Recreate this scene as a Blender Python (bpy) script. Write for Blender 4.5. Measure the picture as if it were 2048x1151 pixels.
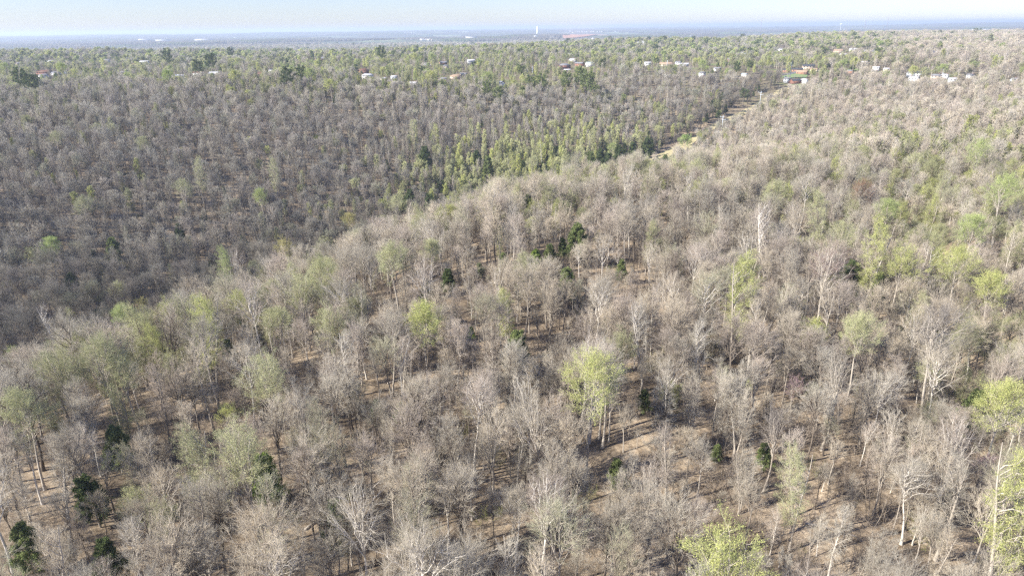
import bpy, math, random
import numpy as np
from mathutils import Matrix, Vector

# ------------------------------------------------------------------ camera, world, sun
for o in list(bpy.data.objects): bpy.data.objects.remove(o)
SC = bpy.context.scene
COL = SC.collection
CZ = 140.0
FPX = 1364.0                       # focal length in pixels of a 2048 px wide frame
PITCH, ROLL = math.radians(20.87), math.radians(0.73)
cF = np.array([0, math.cos(PITCH), -math.sin(PITCH)])
cR0 = np.array([1.0, 0, 0]); cU0 = np.array([0, math.sin(PITCH), math.cos(PITCH)])
cR = cR0 * math.cos(ROLL) - cU0 * math.sin(ROLL)
cU = cU0 * math.cos(ROLL) + cR0 * math.sin(ROLL)
cam_d = bpy.data.cameras.new("camera"); cam = bpy.data.objects.new("camera", cam_d); COL.objects.link(cam)
cam_d.sensor_width = 36.0; cam_d.lens = 36.0 * FPX / 2048.0
cam_d.clip_start = 1.0; cam_d.clip_end = 90000.0
cam.matrix_world = Matrix(((cR[0], cU[0], -cF[0], 0), (cR[1], cU[1], -cF[1], 0), (cR[2], cU[2], -cF[2], CZ), (0, 0, 0, 1)))
SC.camera = cam

SUN_AZ, SUN_EL = math.radians(68.0 + 180.0), math.radians(36.0)
world = bpy.data.worlds.new("World"); SC.world = world; world.use_nodes = True
wn = world.node_tree
bg = wn.nodes["Background"]
sky = wn.nodes.new("ShaderNodeTexSky"); sky.sky_type = 'NISHITA'; sky.sun_disc = False
sky.sun_elevation = SUN_EL; sky.sun_rotation = SUN_AZ
sky.altitude = 200; sky.air_density = 1.0; sky.dust_density = 0.3; sky.ozone_density = 1.0
mul = wn.nodes.new("ShaderNodeMix"); mul.data_type = 'RGBA'; mul.blend_type = 'MULTIPLY'; mul.inputs[0].default_value = 1.0
mul.inputs[7].default_value = (.80, .885, 1.25, 1)
wn.links.new(sky.outputs[0], mul.inputs[6]); wn.links.new(mul.outputs[2], bg.inputs[0]); bg.inputs[1].default_value = 0.064
sun_d = bpy.data.lights.new("sun", 'SUN'); sun_d.energy = 4.6; sun_d.angle = math.radians(0.5); sun_d.color = (1.0, 0.95, 0.87)
sun = bpy.data.objects.new("sun", sun_d); COL.objects.link(sun)
sdir = Vector((math.sin(SUN_AZ) * math.cos(SUN_EL), math.cos(SUN_AZ) * math.cos(SUN_EL), math.sin(SUN_EL)))
sun.rotation_euler = sdir.to_track_quat('Z', 'Y').to_euler(); sun.location = (0, -50, 400)
SC.view_settings.view_transform = 'Standard'; SC.view_settings.look = 'None'
SC.view_settings.exposure = 1.27; SC.view_settings.gamma = 1.0
SC.render.engine = 'CYCLES'
cy = SC.cycles
cy.max_bounces = 6; cy.diffuse_bounces = 3; cy.glossy_bounces = 1; cy.transmission_bounces = 3
cy.volume_bounces = 1; cy.transparent_max_bounces = 4
cy.use_denoising = False; cy.caustics_reflective = False; cy.caustics_refractive = False
cy.pixel_filter_type = 'BLACKMAN_HARRIS'; cy.filter_width = 1.4

rng = np.random.default_rng(11)
random.seed(4)

# ------------------------------------------------------------------ terrain
def vnoise(x, y, s, seed=0):
    """smooth value noise, about -1..1"""
    x = np.asarray(x, float) / s + 1000.3 + seed * 17.7; y = np.asarray(y, float) / s + 1000.7 + seed * 9.1
    xi = np.floor(x).astype(np.int64); yi = np.floor(y).astype(np.int64); fx = x - xi; fy = y - yi
    fx = fx * fx * (3 - 2 * fx); fy = fy * fy * (3 - 2 * fy)
    def h(a, b):
        n = (a * 374761393 + b * 668265263 + seed * 1442695041) & 0x7fffffff
        n = ((n ^ (n >> 13)) * 1274126177) & 0x7fffffff
        return ((n ^ (n >> 16)) & 0xffff) / 32767.5 - 1
    return (h(xi, yi) * (1 - fx) + h(xi + 1, yi) * fx) * (1 - fy) + (h(xi, yi + 1) * (1 - fx) + h(xi + 1, yi + 1) * fx) * fy

def polydist(x, y, P):
    best = np.full(np.shape(x), 1e9); bt = np.zeros(np.shape(x)); side = np.zeros(np.shape(x)); L = 0
    for (ax, ay), (bx, by) in zip(P[:-1], P[1:]):
        dx, dy = bx - ax, by - ay; l2 = dx * dx + dy * dy
        t = np.clip(((x - ax) * dx + (y - ay) * dy) / l2, 0, 1)
        d = np.hypot(x - ax - t * dx, y - ay - t * dy)
        m = d < best
        best = np.where(m, d, best); bt = np.where(m, L + t * math.sqrt(l2), bt)
        side = np.where(m, np.sign(dx * (y - ay) - dy * (x - ax)), side)
        L += math.sqrt(l2)
    return best, bt, side

VALLEY = [(-330, 130), (-215, 215), (-160, 290), (-105, 365), (-50, 430), (60, 545), (150, 660), (290, 870), (430, 1080), (520, 1350)]
GULLY = [(95, 40), (120, 150), (135, 215), (150, 260), (185, 320), (250, 400)]
def smooth(t): t = np.clip(t, 0, 1); return t * t * (3 - 2 * t)
def height(x, y):
    x = np.asarray(x, float); y = np.asarray(y, float)
    r = np.hypot(x, y)
    z = -88 + 5 * vnoise(x, y, 260, 1) + 2.0 * vnoise(x, y, 90, 2) + 0.5 * vnoise(x, y, 22, 3)
    z = z + 12 * smooth((x - 120) / 300) * smooth((y - 170) / 200) * smooth((680 - y) / 280)      # higher ground to the right
    d, t, s = polydist(x, y, VALLEY)
    depth = 54 * smooth((1200 - r) / 550)
    z = z - depth * np.exp(-(d / np.where(s > 0, 185, 80 + 45 * smooth((t - 450) / 200))) ** 2) + 7 * smooth((600 - t) / 200) * (s < 0) * np.exp(-((d - 150) / 55) ** 2)
    g, _, _ = polydist(x, y, GULLY)
    z = z - 9 * np.exp(-(g / 28) ** 2) * smooth((450 - r) / 120)
    # plateau with the suburb, then a lower plain
    az = np.degrees(np.arctan2(x, np.maximum(y, 1)))
    z = z + 22 * smooth((r - 430) / 450) * (1 - .6 * smooth((az - 16) / 10) * smooth((1500 - r) / 700)) + (4 * smooth((r - 1000) / 1500) + 5 * vnoise(x, y, 500, 4)) * smooth((r - 600) / 500)
    az = np.degrees(np.arctan2(x, np.maximum(y, 1)))
    edge = 2050 + 300 * np.sin(az / 9.0) + 1500 * smooth((az - 14) / 12)
    fall = smooth((r - edge) / 1500)
    z = z - 48 * fall * (1 - .3 * smooth((az - 20) / 14))
    far = smooth((r - 4500) / 3000)
    z = z + far * (18 * vnoise(x, y, 2600, 5) + 10 * vnoise(x, y, 1100, 6) + 34 * smooth((r - 5500) / 14000) * (1 + .7 * vnoise(x, y, 6000, 7)))
    return z + CZ

def ray(px, py):
    d = cF * FPX + cR * (px - 1024) - cU * (py - 575.5)
    return d / np.linalg.norm(d)
_TS = np.geomspace(60, 45000, 700)
def hit(px, py, up=0.0):
    """ground point below the spot that is 'up' metres over the ground on the line of sight of that pixel"""
    d = ray(px, py); ts = _TS
    for _ in range(3):
        P = d[None] * ts[:, None]; b = P[:, 2] + CZ < height(P[:, 0], P[:, 1]) + up
        k = int(np.argmax(b)) if b.any() else len(ts) - 1
        lo, hi_ = ts[max(k - 1, 0)], ts[k]; ts = np.linspace(lo, hi_, 12)
    p = d * hi_
    return float(p[0]), float(p[1])
def project(x, y, z):
    v = np.stack([x, y, np.asarray(z) - CZ], -1)
    f = v @ cF
    return 1024 + FPX * (v @ cR) / f, 575.5 - FPX * (v @ cU) / f, f

# ------------------------------------------------------------------ materials
def new_mat(name):
    m = bpy.data.materials.new(name); m.use_nodes = True; nt = m.node_tree; nt.nodes.clear()
    out = nt.nodes.new("ShaderNodeOutputMaterial"); return m, nt, out
def N(nt, typ, **kw):
    n = nt.nodes.new(typ)
    for k, v in kw.items(): setattr(n, k, v)
    return n
def ramp(nt, stops):
    r = nt.nodes.new("ShaderNodeValToRGB"); e = r.color_ramp.elements
    while len(e) < len(stops): e.new(0.5)
    for i, (p, c) in enumerate(stops): e[i].position = p; e[i].color = (*c, 1) if len(c) == 3 else c
    return r
def mixc(nt, a, b, fac, mode='MIX'):
    m = nt.nodes.new("ShaderNodeMix"); m.data_type = 'RGBA'; m.blend_type = mode
    for s, v in ((6, a), (7, b), (0, fac)):
        if hasattr(v, "is_linked"): nt.links.new(v, m.inputs[s])
        elif isinstance(v, (int, float)): m.inputs[s].default_value = v
        else: m.inputs[s].default_value = (*v, 1)
    return m.outputs[2]
def tex(nt, scale, detail=3, rough=.6, coord='Object'):
    tc = N(nt, "ShaderNodeTexCoord"); n = N(nt, "ShaderNodeTexNoise"); n.inputs['Scale'].default_value = scale
    n.inputs['Detail'].default_value = detail; n.inputs['Roughness'].default_value = rough
    nt.links.new(tc.outputs[coord], n.inputs['Vector']); return n

def attr(nt, name):
    a = N(nt, "ShaderNodeAttribute"); a.attribute_type = 'INSTANCER'; a.attribute_name = name; return a

def mat_bark():
    m, nt, out = new_mat("bark")
    a = attr(nt, "bark"); n = tex(nt, 2.2, 3)
    r = ramp(nt, [(0, (.055, .043, .034)), (.45, (.21, .175, .14)), (.75, (.47, .42, .35)), (1, (.75, .70, .62))])
    mul = N(nt, "ShaderNodeMath", operation='MULTIPLY_ADD'); mul.inputs[1].default_value = .35
    nt.links.new(n.outputs[0], mul.inputs[0])
    ad = N(nt, "ShaderNodeMath", operation='SUBTRACT'); ad.inputs[1].default_value = .175
    nt.links.new(a.outputs['Fac'], ad.inputs[0]); nt.links.new(ad.outputs[0], mul.inputs[2])
    nt.links.new(mul.outputs[0], r.inputs[0])
    b = N(nt, "ShaderNodeBsdfDiffuse"); nt.links.new(r.outputs[0], b.inputs[0]); nt.links.new(b.outputs[0], out.inputs[0]); return m
def mat_twig():
    m, nt, out = new_mat("twigs")
    a = attr(nt, "tint"); n = tex(nt, .3, 2)
    r = ramp(nt, [(.3, (.74, .73, .73)), (.7, (1.2, 1.18, 1.15))]); nt.links.new(n.outputs[0], r.inputs[0])
    c = mixc(nt, a.outputs['Color'], r.outputs[0], 1.0, 'MULTIPLY')
    b = N(nt, "ShaderNodeBsdfDiffuse"); nt.links.new(c, b.inputs[0]); nt.links.new(b.outputs[0], out.inputs[0]); return m
def mat_leaf():
    m, nt, out = new_mat("leaves")
    a = attr(nt, "tint"); n = tex(nt, 1.3, 2)
    r = ramp(nt, [(.3, (.6, .68, .6)), (.7, (1.3, 1.22, 1.1))]); nt.links.new(n.outputs[0], r.inputs[0])
    c = mixc(nt, a.outputs['Color'], r.outputs[0], 1.0, 'MULTIPLY')
    b = N(nt, "ShaderNodeBsdfDiffuse"); t = N(nt, "ShaderNodeBsdfTranslucent"); mx = N(nt, "ShaderNodeMixShader"); mx.inputs[0].default_value = .3
    nt.links.new(c, b.inputs[0]); nt.links.new(c, t.inputs[0]); nt.links.new(b.outputs[0], mx.inputs[1]); nt.links.new(t.outputs[0], mx.inputs[2])
    nt.links.new(mx.outputs[0], out.inputs[0]); return m
BARK, TWIG, LEAF = mat_bark(), mat_twig(), mat_leaf()

def mat_ground():
    m, nt, out = new_mat("leaf_litter_ground")
    g1 = tex(nt, .9, 6, .7); g2 = tex(nt, .06, 4); g3 = tex(nt, 6.0, 2, .8)
    r1 = ramp(nt, [(.3, (.15, .112, .08)), (.5, (.34, .283, .218)), (.72, (.56, .47, .37))]); nt.links.new(g1.outputs[0], r1.inputs[0])
    r2 = ramp(nt, [(.38, (.52, .50, .48)), (.62, (1.12, 1.09, 1.04))]); nt.links.new(g2.outputs[0], r2.inputs[0])
    r3 = ramp(nt, [(.35, (.65, .63, .6)), (.65, (1.3, 1.28, 1.22))]); nt.links.new(g3.outputs[0], r3.inputs[0])
    near = mixc(nt, r1.outputs[0], r2.outputs[0], 1, 'MULTIPLY'); near = mixc(nt, near, r3.outputs[0], 1, 'MULTIPLY')
    # grassy suburb ground and distant woods and fields
    f1 = tex(nt, .012, 5, .65); r4 = ramp(nt, [(.35, (.13, .105, .08)), (.55, (.18, .155, .10)), (.66, (.15, .19, .075)), (.78, (.24, .21, .14))]); nt.links.new(f1.outputs[0], r4.inputs[0])
    f2 = tex(nt, .0012, 6, .72); r5 = ramp(nt, [(.36, (.09, .085, .075)), (.5, (.11, .115, .085)), (.58, (.18, .22, .12)), (.66, (.34, .32, .22))]); nt.links.new(f2.outputs[0], r5.inputs[0])
    geo = N(nt, "ShaderNodeNewGeometry"); ln = N(nt, "ShaderNodeVectorMath", operation='LENGTH'); nt.links.new(geo.outputs['Position'], ln.inputs[0])
    def band(a, b):
        mr = N(nt, "ShaderNodeMapRange"); mr.inputs[1].default_value = a; mr.inputs[2].default_value = b; nt.links.new(ln.outputs['Value'], mr.inputs[0]); return mr.outputs[0]
    c = mixc(nt, near, r4.outputs[0], band(780, 1000)); c = mixc(nt, c, r5.outputs[0], band(4000, 5500))
    b = N(nt, "ShaderNodeBsdfDiffuse"); b.inputs[1].default_value = .4; nt.links.new(c, b.inputs[0])
    bp = N(nt, "ShaderNodeBump"); bp.inputs['Strength'].default_value = .7; bp.inputs['Distance'].default_value = .25
    nt.links.new(g3.outputs[0], bp.inputs['Height']); nt.links.new(bp.outputs[0], b.inputs['Normal'])
    nt.links.new(b.outputs[0], out.inputs[0]); return m
def simple(name, c1, c2=None, scale=1.0, rough=.8, spec=.2):
    m, nt, out = new_mat(name); n = tex(nt, scale, 4)
    c2 = c2 or tuple(v * .75 for v in c1)
    r = ramp(nt, [(.35, c2), (.65, c1)]); nt.links.new(n.outputs[0], r.inputs[0])
    b = N(nt, "ShaderNodeBsdfPrincipled"); b.inputs['Roughness'].default_value = rough; b.inputs['Specular IOR Level'].default_value = spec
    nt.links.new(r.outputs[0], b.inputs['Base Color']); nt.links.new(b.outputs[0], out.inputs[0]); return m
_mats = {}
def M(name, c1, c2=None, scale=1.0, rough=.8, spec=.2):
    if name not in _mats: _mats[name] = simple(name, c1, c2, scale, rough, spec)
    return _mats[name]

# ------------------------------------------------------------------ mesh helpers
def raw_mesh(name, V, F3=None, F4=None, mats=(), mi=None):
    me = bpy.data.meshes.new(name)
    V = np.asarray(V, np.float32).reshape(-1, 3)
    F3 = np.zeros((0, 3), np.int32) if F3 is None else np.asarray(F3, np.int32).reshape(-1, 3)
    F4 = np.zeros((0, 4), np.int32) if F4 is None else np.asarray(F4, np.int32).reshape(-1, 4)
    me.vertices.add(len(V)); me.vertices.foreach_set("co", V.ravel())
    li = np.concatenate([F3.ravel(), F4.ravel()])
    me.loops.add(len(li)); me.loops.foreach_set("vertex_index", li)
    n3, n4 = len(F3), len(F4)
    st = np.concatenate([np.arange(n3) * 3, n3 * 3 + np.arange(n4) * 4]).astype(np.int32)
    me.polygons.add(n3 + n4); me.polygons.foreach_set("loop_start", st)
    for m in mats: me.materials.append(m)
    if mi is not None: me.polygons.foreach_set("material_index", np.asarray(mi, np.int32))
    me.update(calc_edges=True)
    return me
class Geo:
    def __init__(s): s.V = []; s.F3 = []; s.F4 = []; s.m3 = []; s.m4 = []; s.n = 0
    def add(s, V, F3=None, F4=None, mi=0):
        V = np.asarray(V, np.float32).reshape(-1, 3)
        if F3 is not None and len(F3): F3 = np.asarray(F3).reshape(-1, 3); s.F3.append(F3 + s.n); s.m3.append(np.full(len(F3), mi))
        if F4 is not None and len(F4): F4 = np.asarray(F4).reshape(-1, 4); s.F4.append(F4 + s.n); s.m4.append(np.full(len(F4), mi))
        s.V.append(V); s.n += len(V)
    def mesh(s, name, mats):
        z = lambda L, k: np.concatenate(L) if L else np.zeros((0, k) if k else 0, np.int32)
        return raw_mesh(name, z(s.V, 3), z(s.F3, 3), z(s.F4, 4), mats, np.concatenate([z(s.m3, 0), z(s.m4, 0)]))
    def merge(s, o, shift=0):
        for V in [np.concatenate(o.V)]: s.V.append(V)
        for F, m in zip(o.F3, o.m3): s.F3.append(F + s.n); s.m3.append(m + shift)
        for F, m in zip(o.F4, o.m4): s.F4.append(F + s.n); s.m4.append(m + shift)
        s.n += o.n
    def box(s, x0, x1, y0, y1, z0, z1, mi=0):
        V = [(x, y, z) for z in (z0, z1) for y in (y0, y1) for x in (x0, x1)]
        s.add(V, None, [(0, 2, 3, 1), (4, 5, 7, 6), (0, 1, 5, 4), (2, 6, 7, 3), (0, 4, 6, 2), (1, 3, 7, 5)], mi)
    def tube(s, pts, r, n=8, mi=0, cap=True):
        pts = np.asarray(pts, float); r = np.broadcast_to(np.asarray(r, float), (len(pts),))
        tubes(s, pts[None], r[None], n, mi)
        if cap:
            k = len(pts)
            V = s.V[-1]; c0 = s.n - len(V)
            s.add(np.array([pts[0], pts[-1]]), None, None)
            a, b = s.n - 2, s.n - 1
            F = [(a, c0 + (j + 1) % n, c0 + j) for j in range(n)] + [(b, c0 + (k - 1) * n + j, c0 + (k - 1) * n + (j + 1) % n) for j in range(n)]
            s.F3.append(np.array(F)); s.m3.append(np.full(len(F), mi))
def tubes(g, P, R, n, mi=0, tip=False):
    """P (m,k,3), R (m,k): m tapered tubes with n sides; tip closes the last ring to a point"""
    m, k, _ = P.shape
    T = np.empty_like(P); T[:, 1:-1] = P[:, 2:] - P[:, :-2]; T[:, 0] = P[:, 1] - P[:, 0]; T[:, -1] = P[:, -1] - P[:, -2]
    T /= np.linalg.norm(T, axis=2, keepdims=True) + 1e-9
    ref = np.zeros_like(T); up = np.abs(T[:, :1, 2:3]) > .8
    ref[...] = np.where(up, np.array([1.0, .13, 0]), np.array([.05, 0, 1.0]))
    A = np.cross(T, ref); A /= np.linalg.norm(A, axis=2, keepdims=True) + 1e-9; B = np.cross(T, A)
    th = np.arange(n) * 2 * math.pi / n
    kk = k - 1 if tip else k
    ring = P[:, :kk, None] + R[:, :kk, None, None] * (A[:, :kk, None] * np.cos(th)[:, None] + B[:, :kk, None] * np.sin(th)[:, None])
    per = kk * n + (1 if tip else 0)
    V = ring.reshape(m, kk * n, 3)
    if tip: V = np.concatenate([V, P[:, -1:]], 1)
    off = (np.arange(m) * per)[:, None, None]
    F4 = None; F3 = None
    if kk > 1:
        q = np.array([(i * n + j, i * n + (j + 1) % n, (i + 1) * n + (j + 1) % n, (i + 1) * n + j) for i in range(kk - 1) for j in range(n)])
        F4 = (q[None] + off).reshape(-1, 4)
    if tip:
        t = np.array([((kk - 1) * n + j, (kk - 1) * n + (j + 1) % n, kk * n) for j in range(n)])
        F3 = (t[None] + off).reshape(-1, 3)
    g.add(V.reshape(-1, 3), F3, F4, mi)

# ------------------------------------------------------------------ tree prototypes
def unit(v): return v / (np.linalg.norm(v, axis=-1, keepdims=True) + 1e-9)
def branch_out(P, R, nper, t0, t1, ang, length, k, up, jit, rr, g_, tl=None, minr=0.004):
    """nper children from each parent path. ang (deg) from the parent's direction; length = fraction of parent's length or callable(t)"""
    m, kp, _ = P.shape
    plen = np.linalg.norm(np.diff(P, axis=1), axis=2).sum(1)
    t = (np.arange(nper) + g_.random((m, nper))) / nper * (t1 - t0) + t0
    u = t * (kp - 1); i = np.minimum(u.astype(int), kp - 2); f = (u - i)[..., None]
    mi = np.arange(m)[:, None]
    pos = P[mi, i] * (1 - f) + P[mi, i + 1] * f
    tan = unit(P[mi, i + 1] - P[mi, i]); rad = R[mi, i] * (1 - f[..., 0]) + R[mi, i + 1] * f[..., 0]
    az = (np.arange(nper) * 2.4)[None] + g_.random((m, 1)) * 6.3 + g_.normal(0, .35, (m, nper))
    ref = np.where(np.abs(tan[..., 2:3]) > .9, np.array([1., 0, 0]), np.array([0., 0, 1]))
    A = unit(np.cross(tan, ref)); B = np.cross(tan, A)
    an = np.radians(ang(t) if callable(ang) else ang) * g_.uniform(.8, 1.2, t.shape)
    d = tan * np.cos(an)[..., None] + (A * np.cos(az)[..., None] + B * np.sin(az)[..., None]) * np.sin(an)[..., None]
    if callable(length): L = length(t) * g_.uniform(.85, 1.15, t.shape)
    else: L = plen[:, None] * length * (1.15 - .55 * t) * g_.uniform(.75, 1.25, t.shape)
    d = d.reshape(-1, 3); L = L.reshape(-1); pos = pos.reshape(-1, 3); rad = rad.reshape(-1)
    out = [pos]; cur = unit(d)
    for j in range(k - 1):
        cur = unit(cur + np.array([0, 0, up / (k - 1)]) + g_.normal(0, jit, cur.shape)); out.append(out[-1] + cur * (L / (k - 1))[:, None])
    r0 = np.maximum(rad * rr * g_.uniform(.8, 1.1, rad.shape), minr)
    taper = np.linspace(1, .3, k)
    return np.stack(out, 1), r0[:, None] * taper[None]

def leader(H0, H1, r0, r1, lean, wob, k, g_, start=None, d0=None):
    p = np.array([0., 0, 0]) if start is None else start
    d = np.array([lean * math.cos(a := g_.random() * 6.28), lean * math.sin(a), 1.]) if d0 is None else d0
    d = d / np.linalg.norm(d); pts = [p]
    for j in range(k - 1):
        d = unit(d + g_.normal(0, wob, 3) * np.array([1, 1, .2]) + np.array([0, 0, .12])); pts.append(pts[-1] + d * (H1 - H0) / (k - 1))
    return np.array(pts), np.linspace(r0, r1, k)

FORMS = {  # crown radius, half height, centre height, fork height, limbs (all fractions of the tree's height)
 'broad': (.215, .20, .76, .52, 15), 'vase': (.215, .26, .71, .36, 15), 'forked': (.175, .25, .72, .42, 13),
 'narrow': (.12, .31, .66, .84, 17), 'small': (.25, .28, .68, .38, 11)}
def outward(P, c, f_): return unit((P - c) * np.array([1, 1, f_]))
def grow(P, R, nper, t0, t1, ang, length, k, pull, jit, rr, g_, c, minr, up=.12):
    """side branches that swing towards the outside of the crown (centre c)"""
    m, kp, _ = P.shape
    t = (np.arange(nper) + g_.random((m, nper))) / nper * (t1 - t0) + t0
    u = t * (kp - 1); i = np.minimum(u.astype(int), kp - 2); f = (u - i)[..., None]; mi = np.arange(m)[:, None]
    pos = P[mi, i] * (1 - f) + P[mi, i + 1] * f; tan = unit(P[mi, i + 1] - P[mi, i]); rad = R[mi, i] * (1 - f[..., 0]) + R[mi, i + 1] * f[..., 0]
    az = (np.arange(nper) * 2.4)[None] + g_.random((m, 1)) * 6.3 + g_.normal(0, .35, (m, nper))
    ref = np.where(np.abs(tan[..., 2:3]) > .9, np.array([1., 0, 0]), np.array([0., 0, 1])); A = unit(np.cross(tan, ref)); B = np.cross(tan, A)
    an = np.radians(ang) * g_.uniform(.7, 1.3, t.shape)
    d = (tan * np.cos(an)[..., None] + (A * np.cos(az)[..., None] + B * np.sin(az)[..., None]) * np.sin(an)[..., None]).reshape(-1, 3)
    L = (length * (1.12 - .45 * t) * g_.uniform(.7, 1.3, t.shape)).reshape(-1); pos = pos.reshape(-1, 3); rad = rad.reshape(-1)
    out = [pos]; cur = unit(d)
    for j in range(k - 1):
        cur = unit(cur + outward(out[-1], c, .9) * pull / (k - 1) + np.array([0, 0, up / (k - 1)]) + g_.normal(0, jit, cur.shape)); out.append(out[-1] + cur * (L / (k - 1))[:, None])
    r0 = np.maximum(rad * rr * g_.uniform(.8, 1.1, rad.shape), minr)
    return np.stack(out, 1), r0[:, None] * np.linspace(1, .32, k)[None]

def make_tree(form, H, seed, lod=0, leaf=0):
    """returns (trunk Geo, crown Geo). lod 0 near, 1 middle distance, 2 far. leaf: 0 bare, else leafiness"""
    g_ = np.random.default_rng(seed); tr = Geo(); cr = Geo()
    a_, b_, zc, fork, nl = FORMS[form]; a_ *= H * g_.uniform(.92, 1.1); b_ *= H; c = np.array([g_.normal(0, .03) * H, g_.normal(0, .03) * H, (zc - .12) * H]); fork *= g_.uniform(.9, 1.12)
    if lod: nl = {1: nl - 2, 2: 9}[lod]
    r0 = H * (.0115 if form != 'small' else .009); top = zc + (.27 if form == 'narrow' else .10)
    P0, R0 = leader(0, H * top, r0, r0 * .2, .05, .045, 9, g_); R0[0] *= 1.45
    for q in range(len(P0)):
        if q / 8 * top > fork: R0[q] *= .8
    tubes(tr, P0[None], R0[None], 7 if lod == 0 else (4 if lod == 1 else 3))
    # limbs: curves from the trunk to points spread over the crown's dome
    n = np.arange(nl); el = np.radians(-14 + 100 * ((n + .5) / nl) ** .9) + g_.normal(0, .08, nl); az = n * 2.4 + g_.random() * 6 + g_.normal(0, .25, nl)
    dr = np.stack([np.cos(el) * np.cos(az) * a_, np.cos(el) * np.sin(az) * a_, np.sin(el) * b_], 1) * g_.uniform(.55, .92, nl)[:, None]
    if form == 'narrow': dr[:, 2] = (np.linspace(-.95, .9, nl)) * b_; dr[:, :2] *= np.sqrt(np.clip(1 - (dr[:, 2:3] / b_) ** 2, .15, 1)) / np.maximum(np.cos(el), .35)[:, None] * .8
    tgt = np.array([c[0], c[1], zc * H]) + dr
    at = np.clip(fork + (top - fork) * (n / nl) ** 1.1 * .8 - .02, 0, top * .97) / top
    if form in ('forked', 'vase'): at = np.clip(fork + (top - fork) * (n % 3) * .10, 0, 1) / top
    if form == 'narrow': at = np.clip((tgt[:, 2] / H - .16) / top, .2, .95)
    u = at * 8; ii = np.minimum(u.astype(int), 7); f = (u - ii)[:, None]; s0 = P0[ii] * (1 - f) + P0[ii + 1] * f
    dist = np.linalg.norm(tgt - s0, axis=1, keepdims=True)
    ctl = s0 + (tgt - s0) * np.array([.42, .42, .30]) + np.array([0, 0, 1]) * dist * .16
    k = 7 if lod == 0 else 5; t = np.linspace(0, 1, k)[None, :, None]
    B = s0[:, None] * (1 - t) ** 2 + 2 * ctl[:, None] * t * (1 - t) + tgt[:, None] * t ** 2
    B[:, 1:] += g_.normal(0, .016 * H * .5, B[:, 1:].shape)
    rb_ = r0 * np.clip(.26 + .30 * (dist[:, 0] / H), .2, .52) * g_.uniform(.7, 1.25, nl); R = rb_[:, None] * np.linspace(1, .25, k)[None]
    if lod < 2: tubes(tr if lod == 0 else cr, B, np.maximum(R, .022), 4 if lod == 0 else 3, 0, tip=True)
    else: tubes(cr, B[:, ::2], R[:, ::2] * 1.3, 3, 0, tip=True)
    n2, n3, n4 = {0: (8, 6, 5), 1: (8, 7, 0), 2: (7, 4, 0)}[lod]
    if form == 'small' and lod == 0: n2, n3, n4 = 8, 5, 5
    aw = a_ * (1.5 if form == 'narrow' else 1)
    C, CR = grow(B, R, n2, .30, 1, 46, aw * .46, 5 if lod == 0 else 4, .8, .12, .7, g_, c, .036)
    if lod == 0: tubes(cr, C, CR, 3, 0, tip=True)
    elif lod == 1: tubes(cr, C, CR * 1.4 + .012, 3, 0, tip=True)
    else: tubes(cr, C, CR * 0 + .11, 3, 1, tip=True)
    D, DR = grow(C, CR, n3, .15, 1, 38, aw * .25, 4 if lod == 0 else 3, .7, .11, .6, g_, c, .0112)
    tubes(cr, D, DR if lod == 0 else DR * 0 + {1: .030, 2: .085}[lod], 3, 1, tip=True); tips = D
    if n4:
        E, ER = grow(D, DR, n4, .1, 1, 30, aw * .15, 3, .5, .1, .6, g_, c, .0080)
        tubes(cr, E, ER * 1.1, 3, 1, tip=True); tips = E
    if leaf:
        nper = {0: 4, 1: 4, 2: 5}[lod]; size = {0: .068, 1: .24, 2: .60}[lod]
        m = len(tips)
        keep = g_.random((m, nper)) < leaf * (.62 if lod == 0 else .85)
        mm, _ = np.nonzero(keep); t = g_.random(len(mm)) * .6 + .4
        k = tips.shape[1]; u = t * (k - 1); i = np.minimum(u.astype(int), k - 2); f = (u - i)[:, None]
        c = tips[mm, i] * (1 - f) + tips[mm, i + 1] * f + g_.normal(0, (.2, .3, .5)[lod], (len(mm), 3))
        quads(cr, c, size * g_.uniform(.6, 1.35, len(mm)), g_, 2)
    return tr, cr
def quads(g, c, s, g_, mi, flat=0.0):
    n = unit(g_.normal(0, 1, c.shape) + np.array([0, 0, flat])); a = unit(np.cross(n, g_.normal(0, 1, c.shape))); b = np.cross(n, a)
    s = s[:, None]
    V = np.stack([c - a * s, c - b * s * .7, c + a * s, c + b * s * .7], 1)
    g.add(V.reshape(-1, 3), None, np.arange(len(c) * 4).reshape(-1, 4), mi)

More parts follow.
